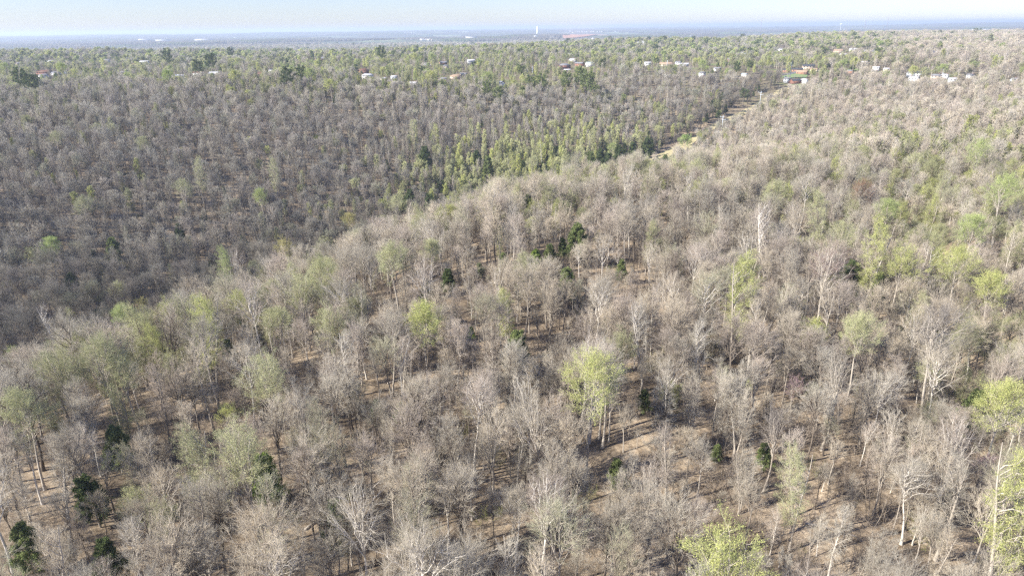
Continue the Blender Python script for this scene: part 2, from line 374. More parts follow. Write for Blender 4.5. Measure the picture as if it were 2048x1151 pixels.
def make_conifer(form, H, seed, lod=0):
    g_ = np.random.default_rng(seed); tr = Geo(); cr = Geo()
    P0, R0 = leader(0, H * .97, H * .014, H * .002, .02, .02, 7, g_)
    tubes(tr, P0[None], R0[None], 6 if lod == 0 else 3)
    lo = .12 if form == 'cedar' else .45
    def prof(t):
        u = (t - lo) / (1 - lo)
        if form == 'cedar': return H * .30 * (1.06 - u) ** .6
        return H * .27 * np.sqrt(np.clip(1.03 - (u * 1.05 - .25) ** 2 * 1.25, .05, 1))
    nb = {0: 46, 1: 26, 2: 14}[lod]
    B, R = branch_out(P0[None], R0[None], nb, lo, .98, 68 if form == 'cedar' else 66, prof, 5, .5 if form == 'cedar' else .35, .09, .35, g_)
    tubes(tr if lod == 0 else cr, B, R, 3, 0, tip=True)
    C, CR = branch_out(B, R, {0: 9, 1: 6, 2: 4}[lod], .25, 1, 42, .38, 4, .35, .12, .5, g_, minr=.01)
    if lod == 0: tubes(cr, C, CR, 3, 0, tip=True)
    nq = {0: 46, 1: 14, 2: 7}[lod]; size = {0: .15, 1: .36, 2: .8}[lod]
    m = len(C); mm = np.repeat(np.arange(m), nq); t = g_.random(len(mm)); k = C.shape[1]
    u = t * (k - 1); i = np.minimum(u.astype(int), k - 2); f = (u - i)[:, None]
    c = C[mm, i] * (1 - f) + C[mm, i + 1] * f + g_.normal(0, .16 + size * .3, (len(mm), 3))
    quads(cr, c, size * g_.uniform(.6, 1.3, len(mm)), g_, 2)
    return tr, cr

def make_brush(seed, H):
    g_ = np.random.default_rng(seed); cr = Geo()
    n = 7; P = []
    for i in range(n):
        az = g_.random() * 6.28; d = unit(np.array([math.cos(az) * .45, math.sin(az) * .45, 1]))
        a, b = leader(0, H * g_.uniform(.5, 1), .03, .01, 0, .12, 5, g_, np.array([math.cos(az), math.sin(az), 0]) * g_.random() * 1.2, d); P.append(a)
    P = np.array(P); R = np.tile(np.linspace(.028, .008, 5), (n, 1))
    tubes(cr, P, R, 3, 0, tip=True)
    C, CR = branch_out(P, R, 8, .2, 1, 38, .4, 3, .4, .15, .6, g_, minr=.012); tubes(cr, C, CR, 3, 1, tip=True)
    D, DR = branch_out(C, CR, 5, .1, 1, 40, .6, 3, .3, .15, .6, g_, minr=.010); tubes(cr, D, DR, 3, 1, tip=True)
    return cr

TM = [BARK, TWIG, LEAF]
PROTO = {}      # kind -> list of dict(trunk mesh, crown mesh, joined mesh, height, radius)
def joined(tr, cr, name):
    g = Geo(); 
    if tr is not None: g.merge(tr)
    g.merge(cr); return g.mesh(name, TM)
def reg(kind, tr, cr, H, parts=True):
    V = np.concatenate(cr.V); zs = V[:, 2]; hi = V[zs > np.percentile(zs, 15)]
    d = dict(H=H, join=joined(tr, cr, kind), cw=2 * float(np.percentile(np.hypot(hi[:, 0], hi[:, 1]), 93)), cz=float(np.percentile(zs, 55)) / H)
    if parts: d['trunk'] = tr.mesh("trunk", TM); d['crown'] = cr.mesh("crown", TM)
    PROTO.setdefault(kind, []).append(d)
for i, (f, h) in enumerate([('broad', 23), ('forked', 24), ('vase', 22), ('narrow', 24), ('broad', 25), ('forked', 22), ('narrow', 22), ('vase', 24), ('broad', 21), ('small', 12), ('small', 10), ('narrow', 14)]):
    tr, cr = make_tree(f, h, 100 + i); reg('bare', tr, cr, h)
for i, (f, h) in enumerate([('broad', 23), ('vase', 22), ('narrow', 25), ('broad', 20), ('narrow', 22), ('small', 11)]):
    tr, cr = make_tree(f, h, 200 + i, leaf=(.9, .8, .85, .95, .8, .7)[i]); reg('leafy', tr, cr, h)
for i, (f, h) in enumerate([('cedar', 12), ('cedar', 14), ('cedar', 10), ('pine', 20), ('pine', 22)]):
    tr, cr = make_conifer(f, h, 300 + i); reg('conifer', tr, cr, h)
for i, (f, h) in enumerate([('broad', 23), ('forked', 24), ('vase', 22), ('narrow', 24), ('small', 12), ('broad', 21)]):
    tr, cr = make_tree(f, h, 400 + i, lod=1); reg('bare_mid', tr, cr, h, False)
for i, (f, h) in enumerate([('broad', 23), ('narrow', 24), ('vase', 20), ('narrow', 22)]):
    tr, cr = make_tree(f, h, 420 + i, lod=1, leaf=.7); reg('leafy_mid', tr, cr, h, False)
for i, (f, h) in enumerate([('cedar', 13), ('pine', 20)]):
    tr, cr = make_conifer(f, h, 440 + i, 1); reg('conifer_mid', tr, cr, h, False)
for i, (f, h) in enumerate([('broad', 20), ('forked', 20), ('vase', 19)]):
    tr, cr = make_tree(f, h, 460 + i, lod=2); reg('bare_far', tr, cr, h, False)
for i, (f, h) in enumerate([('broad', 20), ('vase', 18)]):
    tr, cr = make_tree(f, h, 470 + i, lod=2, leaf=.75); reg('leafy_far', tr, cr, h, False)
for i, (f, h) in enumerate([('cedar', 13), ('pine', 19)]):
    tr, cr = make_conifer(f, h, 480 + i, 2); reg('conifer_far', tr, cr, h, False)
for i in range(3): cr = make_brush(500 + i, 3.4); reg('brush', None, cr, 3.4, False)

# ------------------------------------------------------------------ hand-placed trees: (kind, x px, y px of crown centre, crown width px, look key)
YG, PG, BG, DG, OG = (.50, .52, .22), (.47, .475, .28), (.40, .46, .20), (.39, .395, .24), (.46, .42, .18)
CD, CM, CB = (.12, .155, .07), (.21, .25, .11), (.24, .33, .08)
LANDMARKS = [
 # kind, x, y, width, tint, proto, label (without trailing), short name used by neighbours
 ('leafy', 1178, 735, 128, YG, 0, "round bright yellow-green tree standing alone amid leafless woods, biggest round crown at centre", "the round yellow-green tree"),
 ('leafy', 845, 640, 78, YG, 3, "low domed yellow tree in leaf uphill from the two small bright cedars", "the domed yellow tree"),
 ('leafy', 1475, 1115, 200, YG, 1, "large pale lime tree cut off by the bottom edge of the photo", "the large lime tree at the bottom edge"),
 ('leafy', 492, 915, 125, PG, 1, "spreading pale green tree with a bright cedar under its side", "the spreading pale green tree"),
 ('leafy', 1478, 575, 88, YG, 2, "tall yellow-green tree with pale trunk beside a white-barked giant", "the tall yellow-green tree"),
 ('leafy', 1920, 520, 115, YG, 0, "biggest lime green tree in the leafy group on the sunny rise", "the big lime tree on the sunny rise"),
 ('leafy', 2003, 795, 95, YG, 3, "bright lime tree at the side edge above a dark green cedar", "the lime tree by the photo's edge"),
 ('leafy', 1640, 655, 58, YG, 5, "small yellow-green tree below the wide mauve twin-trunked tree", "the small yellow-green tree"),
 ('leafy', 1717, 660, 72, PG, 3, "pale lime rounded tree below the dark hollow in the wood", "the pale lime rounded tree"),
 ('leafy', 1600, 968, 56, PG, 2, "slim pale lime tree with thin white trunk over leaf litter", "the slim pale lime tree"),
 ('leafy', 2035, 1000, 80, YG, 2, "tall thin lime tree at the lower corner edge", "the thin corner lime tree"),
 ('leafy', 522, 390, 55, (.40, .46, .19), 3, "bright green tree alone on the shaded far slope", "the bright green tree on the far slope"),
 ('leafy', 95, 482, 40, (.36, .44, .17), 3, "small bright green tree near the photo's side on the dark slope", "the small green tree on the dark slope"),
 ('leafy', 360, 372, 42, DG, 0, "dull green tree below a paler green one on the far slope", "the dull green tree"),
 ('leafy', 398, 345, 36, PG, 2, "pale green tree above the dull green one on the far slope", "the pale green slope tree"),
 ('leafy', 168, 402, 45, DG, 0, "faint grey-green tree on the dark hillside", "the faint grey-green tree"),
 ('leafy', 547, 345, 32, PG, 2, "pale green narrow tree just uphill of the bright green one", "the pale narrow tree"),
 ('leafy', 1745, 502, 50, YG, 2, "yellow-green tree with leafy lower branches beside the dark hollow", "the lime tree beside the hollow"),
 ('leafy', 1802, 525, 66, YG, 1, "yellow tree in leaf between the hollow and the big lime tree", "the yellow tree in the leafy group"),
 ('leafy', 1545, 375, 48, PG, 0, "soft green tree on the ridge crest above the white-barked giant", "the soft green crest tree"),
 ('leafy', 1781, 408, 46, BG, 3, "bright green small-crowned tree before a rusty brown crown", "the bright green tree before the rusty crown"),
 ('leafy', 2015, 372, 64, BG, 0, "brightest green tree on the ridge by the photo's edge", "the brightest green ridge tree"),
 ('leafy', 1945, 450, 50, BG, 3, "fresh green rounded tree above the big lime tree", "the fresh green rounded tree"),
 ('leafy', 1648, 440, 38, PG, 2, "thin pale green tree on the ridge", "the thin pale green ridge tree"),
 ('leafy', 1988, 560, 60, YG, 3, "low lime tree beside the big lime one", "the low lime tree"),
 ('leafy', 1690, 468, 55, PG, 1, "pale green airy tree above the lime tree by the hollow", "the airy pale green tree"),
 ('leafy', 1950, 300, 40, BG, 0, "light green tree on the upper skyline of the ridge", "the light green skyline tree"),
 ('leafy', 791, 515, 74, PG, 0, "pale yellow-green domed tree below the shaded creek", "the pale dome by the creek"),
 ('leafy', 862, 488, 46, PG, 3, "small pale green tree above the pale dome", "the small pale creek tree"),
 ('leafy', 648, 540, 64, PG, 0, "upper tree of the pale green row on the ridge shoulder", "the top of the pale green row"),
 ('leafy', 606, 588, 72, PG, 1, "middle tree of the pale green row on the ridge shoulder", "the middle of the pale green row"),
 ('leafy', 560, 632, 60, PG, 0, "lowest tree of the pale green row on the ridge shoulder", "the foot of the pale green row"),
 ('leafy', 411, 655, 50, YG, 2, "upright light green tree over the dark valley edge", "the upright light green tree"),
 ('leafy', 329, 640, 50, PG, 1, "loose pale green tree hanging over the shaded valley", "the loose pale green tree"),
 ('leafy', 250, 655, 50, BG, 3, "bright green tree where the shaded valley meets the sunlit slope", "the bright valley-edge tree"),
 ('leafy', 32, 705, 46, BG, 5, "low vivid green tree at the edge beside bare white limbs", "the vivid green edge tree"),
 ('leafy', 455, 560, 34, BG, 2, "vivid green vine-clad trunk beside broken white limbs", "the vine-clad tree"),
 ('leafy', 285, 600, 30, OG, 5, "small olive yellow tree in the valley floor", "the olive valley tree"),
 ('leafy', 39, 812, 80, PG, 0, "wide pale green tree at the side edge below the valley", "the wide pale edge tree"),
 ('leafy', 260, 1005, 62, PG, 5, "low pale green tree beside the blackish cedar", "the low pale tree by the cedar"),
 ('leafy', 386, 905, 58, DG, 2, "thin olive tree beside the spreading pale green one", "the thin olive tree"),
 ('leafy', 535, 757, 92, PG, 1, "airy yellowish tree on the lower slope above small bright bushes", "the airy yellowish tree"),
 ('leafy', 440, 822, 46, YG, 5, "small bright yellow bushy tree half hidden by bare crowns", "the small yellow bushy tree"),
 ('leafy', 660, 645, 74, PG, 1, "faint green rounded tree uphill of the cut of white trunks", "the faint green rounded tree"),
 ('leafy', 205, 700, 80, DG, 0, "wide grey-green tree on the sunlit bank", "the wide grey-green tree"),
 ('leafy', 130, 740, 80, DG, 1, "grey-green tree lowest on the sunlit bank", "the lower grey-green tree"),
 ('leafy', 250, 735, 75, PG, 1, "second grey-green tree from the valley on the sunlit bank", "the inner grey-green tree"),
 ('leafy', 700, 460, 30, OG, 3, "yellow-olive small tree at the creek on the shaded side", "the yellow-olive creek tree"),
 ('leafy', 575, 508, 60, OG, 1, "olive tree spreading over the creek shade", "the olive creek tree"),
 ('leafy', 795, 397, 48, PG, 0, "pale green tree lowest in the mixed stand by the creek", "the pale tree at the stand's foot"),
 ('leafy', 827, 262, 30, PG, 4, "narrow pale green tree high in the mixed stand", "the high narrow tree"),
 ('leafy', 870, 268, 32, YG, 4, "narrow lime tree shaped like a flame in the mixed stand", "the flame-shaped lime tree"),
 ('leafy', 938, 268, 36, PG, 4, "pale lime poplar-like tree in the mixed stand", "the pale poplar-like tree"),
 ('leafy', 1013, 262, 26, YG, 4, "lime tipped slim tree in the mixed stand", "the lime tipped slim tree"),
 ('leafy', 1024, 332, 44, YG, 2, "lime tree over the middle of the mixed stand", "the lime tree in mid stand"),
 ('leafy', 995, 320, 34, PG, 4, "grey-green slim tree near the middle of the stand", "the grey-green slim tree"),
 ('leafy', 1085, 300, 32, YG, 4, "tallest lime tree in the mixed stand", "the tallest lime tree of the stand"),
 ('leafy', 1066, 345, 36, PG, 0, "rounded pale green tree below the tallest lime one", "the rounded stand tree"),
 ('leafy', 930, 390, 44, DG, 3, "dull green bushy tree at the low edge of the stand", "the dull bushy stand tree"),
 ('leafy', 880, 312, 30, PG, 4, "slim pale tree under the flame-shaped lime one", "the slim under-tree"),
 ('leafy', 1106, 345, 28, YG, 4, "slim yellowish tree next to the rounded pale green one", "the slim yellowish tree"),
 ('leafy', 1181, 275, 28, PG, 4, "pale tipped tree behind the dark cedar row", "the pale tree behind the cedar row"),
 ('leafy', 1222, 292, 30, BG, 3, "fresh green tree rising among the dark cedars", "the fresh green tree among cedars"),
 ('leafy', 1370, 292, 32, (.32, .42, .15), 3, "dense green tree on the far side of the grassy cut", "the dense green tree by the cut"),
 ('leafy', 1395, 330, 36, PG, 0, "greyish green tree below the dense green one by the cut", "the greyish green tree by the cut"),
 ('leafy', 115, 270, 24, DG, 0, "faint green tree high on the far slope", "the faint green tree"),
 ('leafy', 285, 280, 26, DG, 3, "dusty green tree midway up the far slope", "the dusty green tree"),
 ('conifer', 1152, 474, 44, CM, 0, "topmost cedar of the dark green row in the sunlit wood", "the topmost cedar of the row"),
 ('conifer', 1127, 490, 22, CM, 1, "second cedar down the dark green row", "the second cedar of the row"),
 ('conifer', 1102, 503, 23, CM, 2, "third cedar down the dark green row", "the third cedar of the row"),
 ('conifer', 1070, 516, 26, CB, 0, "lowest cedar of the dark green row", "the lowest cedar of the row"),
 ('conifer', 1006, 521, 24, CM, 1, "small dark cedar apart from the end of the row", "the cedar apart from the row"),
 ('conifer', 895, 554, 26, CD, 2, "dark cedar alone in the grey crowns above the domed yellow tree", "the lone dark cedar"),
 ('conifer', 1244, 534, 22, CM, 1, "narrow green cedar between tall pale trunks", "the narrow green cedar"),
 ('conifer', 1133, 560, 34, CM, 0, "shaggy cedar half hidden under bare branches", "the shaggy cedar"),
 ('conifer', 959, 536, 15, CM, 2, "tiny cedar tip poking through grey twigs", "the tiny cedar tip"),
 ('conifer', 182, 985, 46, CD, 0, "blackish rounded cedar in the lower corner wood", "the blackish cedar"),
 ('conifer', 50, 1085, 44, CM, 1, "mid green cedar in the bottom corner", "the corner cedar"),
 ('conifer', 213, 1105, 46, CD, 1, "dark cedar veiled by pale bare branches at the bottom", "the veiled dark cedar"),
 ('conifer', 533, 950, 50, CB, 2, "bright green cedar beneath the spreading pale green tree", "the bright cedar"),
 ('conifer', 229, 885, 40, CM, 2, "dim green cedar under a leafless oak", "the dim green cedar"),
 ('conifer', 1030, 688, 44, CM, 0, "olive green cedar in shade behind pale trunks", "the olive cedar in shade"),
 ('conifer', 800, 818, 24, CB, 1, "small bright cedar, the larger of a close pair", "the larger bright cedar"),
 ('conifer', 753, 812, 15, CB, 2, "small bright cedar, the lesser of a close pair", "the lesser bright cedar"),
 ('conifer', 1238, 940, 32, CM, 0, "green cedar over sunlit leaf litter below the round tree", "the cedar over leaf litter"),
 ('conifer', 1288, 795, 22, CM, 1, "dim cedar in the shade past the round yellow-green tree", "the dim cedar in shade"),
 ('conifer', 943, 662, 14, CB, 2, "little cedar among pale crowns", "the little cedar"),
 ('conifer', 462, 697, 26, CD, 1, "dark cedar on the sunlit bank among grey crowns", "the dark bank cedar"),
 ('conifer', 224, 496, 24, CM, 1, "upright cedar on the dark slope", "the upright slope cedar"),
 ('conifer', 143, 565, 30, CD, 0, "dark cedar low on the shaded slope", "the low slope cedar"),
 ('conifer', 358, 462, 16, CD, 2, "cedar top behind a dull green tree on the slope", "the cedar top"),
 ('conifer', 1706, 552, 44, CD, 0, "dark evergreen in the hollow behind the mauve twin-trunked tree", "the evergreen in the hollow"),
 ('conifer', 1750, 570, 40, CD, 2, "dark shrubby evergreen deep in the hollow", "the shrubby evergreen"),
 ('conifer', 1949, 810, 36, CM, 2, "green cedar beneath the lime tree by the edge", "the cedar under the lime tree"),
 ('conifer', 1434, 900, 18, CM, 2, "dim cedar in the brown lower wood", "the dim low cedar"),
 ('conifer', 1530, 905, 22, CM, 1, "faint green cedar among leaning pale trunks", "the faint green cedar"),
 ('conifer', 1181, 320, 34, CM, 1, "first cedar at the near end of the row along the grassy cut", "the near end of the cut's cedar row"),
 ('conifer', 1217, 322, 30, CD, 0, "second cedar in the row along the grassy cut", "the second cedar along the cut"),
 ('conifer', 1200, 312, 26, CD, 2, "cedar behind the first two along the grassy cut", "the hind cedar along the cut"),
 ('conifer', 1240, 308, 26, CD, 1, "fourth cedar in the row along the grassy cut", "the fourth cedar along the cut"),
 ('conifer', 1262, 303, 32, CD, 1, "tall dark cedar in the row along the grassy cut", "the tall cedar along the cut"),
 ('conifer', 1295, 294, 36, CD, 0, "last and widest cedar in the row along the grassy cut", "the widest cedar along the cut"),
 ('conifer', 848, 312, 28, CD, 1, "dark cedar beside the flame-shaped lime tree", "the dark cedar by the flame-shaped tree"),
 ('conifer', 862, 410, 36, CD, 0, "dark cedar at the foot of the mixed stand", "the cedar at the stand's foot"),
 ('conifer', 818, 395, 24, CD, 1, "cedar peering out of the stand's dark foot", "the peering cedar"),
 ('conifer', 955, 314, 24, CD, 2, "cedar in the middle of the mixed stand", "the mid-stand cedar"),
 ('conifer', 975, 330, 24, CM, 1, "cedar below the mid-stand one", "the lower mid-stand cedar"),
 ('conifer', 1330, 322, 14, CM, 2, "small cedar out on the grassy cut", "the cedar on the grassy cut"),
 ('conifer', 1178, 160, 48, CM, 3, "large dark pine at the wood's upper edge near the houses", "the large dark pine"),
 ('conifer', 1060, 156, 20, CM, 4, "pine at the far end of the pine group by the houses", "the end pine"),
 ('conifer', 1083, 157, 22, CM, 3, "rounded pine in the pine group by the houses", "the rounded pine"),
 ('conifer', 1134, 153, 26, CM, 4, "pine just beside the large dark one", "the pine beside the large one"),
 ('conifer', 1160, 150, 26, CM, 3, "pine behind the large dark one", "the pine behind the large one"),
 ('conifer', 975, 172, 22, CM, 3, "pine in the green fringe below the tan house", "the fringe pine"),
 ('conifer', 995, 180, 24, CM, 4, "lower pine in the green fringe below the tan house", "the lower fringe pine"),
 ('conifer', 39, 150, 26, CD, 4, "blackish pine before the brown roofs", "the blackish pine"),
 ('conifer', 62, 160, 22, CD, 3, "pine in front of the blackish one", "the front pine"),
 ('conifer', 460, 107, 14, CD, 4, "pine on the suburb's far rise", "the far-rise pine"),
 ('conifer', 422, 128, 20, CD, 3, "tall pine beside the sagging cable", "the cable pine"),
 ('conifer', 395, 137, 18, CD, 3, "pine before the brick house", "the pine by the brick house"),
 ('conifer', 337, 122, 20, CD, 4, "dark pine behind the bright green tree in the suburb", "the dark suburb pine"),
 ('conifer', 572, 148, 26, CD, 3, "round pine beside the low brick house", "the round suburb pine"),
 ('conifer', 602, 138, 22, CD, 4, "pine next to the round one in the suburb", "the neighbouring suburb pine"),
 ('conifer', 762, 107, 18, CD, 3, "dark pine on the suburb's rise", "the rise pine"),
 ('conifer', 675, 88, 12, CD, 4, "distant pine on the plateau's edge", "the plateau pine"),
 ('conifer', 707, 90, 12, CD, 3, "second distant pine on the plateau's edge", "the second plateau pine"),
 ('conifer', 624, 111, 12, CM, 0, "slim conifer among pale houses", "the slim conifer"),
 ('conifer', 710, 139, 12, CM, 1, "pointed green conifer by the small brick house", "the pointed conifer"),
 ('conifer', 1205, 125, 14, CD, 3, "small dark pine above the large one", "the small dark pine"),
 ('conifer', 1041, 137, 14, CM, 3, "suburb pine near the lamp-like pole", "the pine near the pole"),
 ('conifer', 1279, 128, 10, CD, 0, "small cedar by the white gabled house", "the white house's cedar"),
 ('conifer', 1474, 133, 14, CD, 3, "pine in the suburb above the grassy cut", "the pine above the cut"),
 ('conifer', 1501, 98, 10, CD, 4, "tall distant pine over the suburb", "the tall distant pine"),
 ('leafy', 12, 133, 30, BG, 0, "green tree filling the suburb's side edge", "the suburb edge tree"),
 ('leafy', 120, 134, 30, BG, 0, "bright green tree in front of the white houses", "the green tree before white houses"),
 ('leafy', 335, 146, 42, (.34, .42, .15), 0, "dense bright green tree, largest in the suburb", "the dense green suburb tree"),
 ('leafy', 472, 148, 46, YG, 0, "wide yellow-green tree in the suburb's near edge", "the wide suburb tree"),
 ('leafy', 827, 115, 22, YG, 3, "yellow-green tree among suburb roofs", "the tree among roofs"),
 ('leafy', 867, 113, 42, BG, 0, "bright lime tree wide over the suburb", "the wide lime suburb tree"),
 ('leafy', 860, 156, 28, YG, 3, "lime tree at the wood's edge by the houses", "the wood-edge lime tree"),
 ('leafy', 972, 156, 24, BG, 3, "green tree beside the tan house", "the tan house's tree"),
 ('leafy', 662, 166, 32, YG, 0, "yellow-green tree at the fringe of the wood", "the fringe tree"),
 ('leafy', 620, 148, 26, BG, 3, "light green tree in the suburb's near fringe", "the near fringe tree"),
 ('leafy', 1187, 118, 24, PG, 0, "pale blossoming tree in the suburb", "the pale blossoming tree"),
 ('leafy', 1404, 132, 28, BG, 3, "vivid green tree near the white gable house", "the vivid suburb tree"),
 ('leafy', 1578, 124, 22, YG, 2, "yellow-green tree above the brick houses", "the tree above brick houses"),
 ('leafy', 1683, 130, 20, BG, 3, "first of two bright trees past the lawn houses", "the first bright tree"),
 ('leafy', 1708, 126, 18, YG, 3, "second of two bright trees past the lawn houses", "the second bright tree"),
 ('leafy', 1828, 138, 26, YG, 0, "round yellow-green tree behind the long grey house", "the tree behind the grey house"),
 ('leafy', 1851, 146, 22, PG, 3, "pale green tree beside the long white house", "the white house's tree"),
 ('leafy', 1886, 132, 44, BG, 0, "wide green crown over the edge houses", "the wide crown over edge houses"),
 ('bare', 1530, 455, 62, (.34, .29, .25), 3, "white-barked leafless giant, the palest tallest trunk in the sunlit wood", "the white-barked giant"),
 ('bare', 1655, 520, 120, (.28, .21, .19), 7, "wide mauve-twigged leafless tree on two pale trunks by the dark hollow", "the mauve twin-trunked tree"),
 ('bare', 1890, 640, 150, (.24, .22, .20), 4, "dense grey leafless tree with leaning grey limbs below the lime group", "the dense grey leaning tree"),
 ('bare', 104, 640, 60, (.20, .18, .17), 3, "leafless tree with one bright white trunk in the shaded valley", "the white trunk in the valley"),
 ('bare', 470, 520, 60, (.30, .25, .21), 2, "leafless tree with white broken limbs over the creek", "the white-limbed creek tree"),
 ('bare', 1905, 880, 80, (.34, .30, .26), 2, "fan-shaped leafless tree with very pale fine limbs over leaf litter", "the pale fan-shaped tree"),
 ('bare', 1085, 980, 130, (.34, .29, .25), 5, "white-limbed leafless tree with zigzag limbs at the bottom centre", "the zigzag white-limbed tree"),
 ('bare', 1545, 850, 70, (.30, .27, .24), 1, "leafless tree with forked grey trunk beside a small cedar", "the forked grey tree"),
 ('bare', 1730, 378, 44, (.25, .15, .10), 8, "rusty brown leafless crown behind the bright green small-crowned tree", "the rusty crown"),
 ('bare', 1590, 770, 40, (.40, .29, .30), 9, "small pink-budded tree among brown trunks", "the pink-budded tree"),
 ('bare', 1975, 920, 40, (.40, .29, .30), 10, "purple-pink budded small tree beside the pale fan-shaped one", "the purple-pink budded tree"),
]
BARKV = {1530: .98, 1655: .78, 104: 1.0, 470: .95, 1905: .85, 1085: .92, 1545: .6}
# ------------------------------------------------------------------ houses and corridor
# x, y px of house centre, width px, wall, roof, direction it faces (deg), storeys
W_, CR_, BR_, TN_, GY_, RB_ = 'white_siding', 'cream_siding', 'red_brick', 'tan_siding', 'grey_siding', 'rust_brick'
HOUSES = [
 (90,147,20,BR_,'brown_roof'),(90,157,16,W_,'grey_roof'),(112,149,14,W_,'grey_roof'),(120,146,12,RB_,'brown_roof'),(137,146,12,W_,'grey_roof'),(270,134,14,CR_,'brown_roof'),(290,128,13,W_,'pale_roof'),
 (102,124,8,W_,'pale_roof'),(380,132,14,RB_,'pale_roof'),(361,155,14,W_,'pale_roof'),(397,152,16,W_,'brown_roof'),(432,150,22,BR_,'pale_roof'),(474,114,10,CR_,'pale_roof'),(503,120,12,W_,'grey_roof'),(142,121,7,W_,'grey_roof'),(40,131,10,TN_,'grey_roof'),
 (527,151,22,BR_,'brown_roof'),(547,143,16,W_,'grey_roof'),(562,121,12,GY_,'grey_roof'),(588,107,13,W_,'pale_roof'),(612,106,10,BR_,'grey_roof'),(644,110,13,CR_,'pale_roof'),(642,121,18,RB_,'grey_roof'),(674,113,15,W_,'pale_roof'),(688,108,12,GY_,'grey_roof'),
 (727,146,18,BR_,'brown_roof'),(736,157,20,W_,'pale_roof'),(768,161,10,CR_,'pale_roof'),(789,160,12,GY_,'pale_roof'),(729,110,12,BR_,'grey_roof'),(852,130,12,W_,'grey_roof'),(892,137,9,CR_,'grey_roof'),(913,156,22,TN_,'tan_roof'),(888,161,14,TN_,'grey_roof'),(817,110,8,W_,'grey_roof'),(837,106,8,W_,'pale_roof'),
 (942,126,14,GY_,'pale_roof'),(827,170,9,W_,'pale_roof'),(927,151,12,CR_,'grey_roof'),(1004,172,10,W_,'pale_roof'),(886,128,14,RB_,'grey_roof'),(1139,112,12,GY_,'grey_roof'),(1146,122,14,W_,'pale_roof'),(1129,136,20,BR_,'grey_roof'),(1134,143,12,TN_,'pale_roof'),(1159,132,16,BR_,'grey_roof'),(1180,132,16,W_,'blue_roof'),
 (1295,131,12,W_,'pale_roof'),(1331,131,22,CR_,'tan_roof'),(1369,131,14,GY_,'pale_roof'),(1434,140,12,W_,'grey_roof'),(1269,118,12,CR_,'pale_roof'),(1486,108,12,GY_,'pale_roof'),(1404,152,8,W_,'grey_roof'),(1489,152,12,W_,'blue_roof'),(1356,130,8,W_,'grey_roof'),
 (1561,101,9,W_,'grey_roof'),(1594,142,18,RB_,'dark_roof'),(1616,138,20,TN_,'dark_roof'),(1604,147,18,RB_,'tan_roof'),(1628,142,12,CR_,'tan_roof'),(1590,165,20,BR_,'dark_roof'),(1608,166,11,W_,'pale_roof'),(1574,164,13,GY_,'grey_roof'),(1572,143,10,RB_,'dark_roof'),
 (1626,103,10,GY_,'grey_roof'),(1676,105,14,TN_,'tan_roof'),(1706,102,12,W_,'pale_roof'),(1686,111,10,CR_,'pale_roof'),(1738,104,16,W_,'grey_roof'),(1787,111,16,W_,'pale_roof'),(1801,110,10,GY_,'pale_roof'),(1837,107,10,W_,'grey_roof'),(1751,141,10,W_,'pale_roof'),(1772,144,10,CR_,'pale_roof'),
 (1821,152,12,GY_,'grey_roof'),(1835,152,14,W_,'dark_roof'),(1827,163,15,W_,'pale_roof'),(1871,158,15,TN_,'grey_roof'),(1888,157,8,W_,'pale_roof'),(1903,165,10,W_,'pale_roof'),(1872,108,9,W_,'pale_roof'),(2028,162,9,GY_,'grey_roof'),(1728,127,8,GY_,'pale_roof'),
 (215,124,9,W_,'grey_roof'),(245,147,9,GY_,'grey_roof'),(182,137,9,CR_,'grey_roof'),(320,147,8,RB_,'brown_roof'),(1245,121,9,W_,'grey_roof'),(1310,122,9,RB_,'grey_roof'),(1430,110,9,W_,'grey_roof'),(1460,122,8,RB_,'grey_roof'),(1700,145,9,RB_,'grey_roof'),(1940,157,9,W_,'grey_roof'),
]
WALLC = {W_: (.78, .77, .74), CR_: (.68, .58, .42), BR_: (.30, .15, .11), TN_: (.55, .44, .34), GY_: (.48, .50, .52), RB_: (.38, .22, .15)}
ROOFC = {'brown_roof': (.16, .085, .055), 'grey_roof': (.24, .24, .25), 'pale_roof': (.52, .52, .53), 'tan_roof': (.40, .29, .20), 'blue_roof': (.40, .47, .53), 'dark_roof': (.07, .075, .085)}
CORR = [hit(1175, 362), hit(1250, 340), hit(1325, 316), hit(1372, 290), hit(1420, 258), hit(1470, 234), hit(1520, 208), hit(1565, 180), hit(1590, 172)]
LAWN = hit(1592, 153)
hpos = []
for h in HOUSES:
    x, y = hit(h[0], h[1] + 1.5); hpos.append((x, y, float(height(x, y)), h[2] / FPX * math.hypot(x, y)))

# ------------------------------------------------------------------ tree placing
def in_view(x, y, z, mx=60, my=90):
    px, py, f = project(x, y, z); return (f > 20) & (px > -mx) & (px < 2048 + mx) & (py < 1151 + my)
trees = []   # rows: x, y, z, kind 0 bare 1 leafy 2 conifer, scale, protoindex, tint3, bark, landmark idx
def ell(px, py, cx, cy, rx, ry, ang=0):
    a = math.radians(ang); dx, dy = px - cx, py - cy
    u = (dx * math.cos(a) + dy * math.sin(a)) / rx; v = (-dx * math.sin(a) + dy * math.cos(a)) / ry
    return np.exp(-(u * u + v * v) * 1.2)
def candidates(r0, r1, sp, half=44):
    A = math.radians(half) * (r1 * r1 - r0 * r0); n = int(A / (sp * sp * .86))
    # jittered: polar rings so that spacing stays even
    X, Y = [], []
    r = r0
    while r < r1:
        k = max(1, int(2 * math.radians(half) * r / sp)); th = (np.arange(k) + rng.random()) / k * 2 * math.radians(half) - math.radians(half)
        th = th + rng.normal(0, .33 * sp / r, k); rr = r + rng.uniform(-.8, .8, k) * sp; X.append(rr * np.sin(th)); Y.append(rr * np.cos(th)); r += sp * .88
    return np.concatenate(X), np.concatenate(Y)
LMpos = []
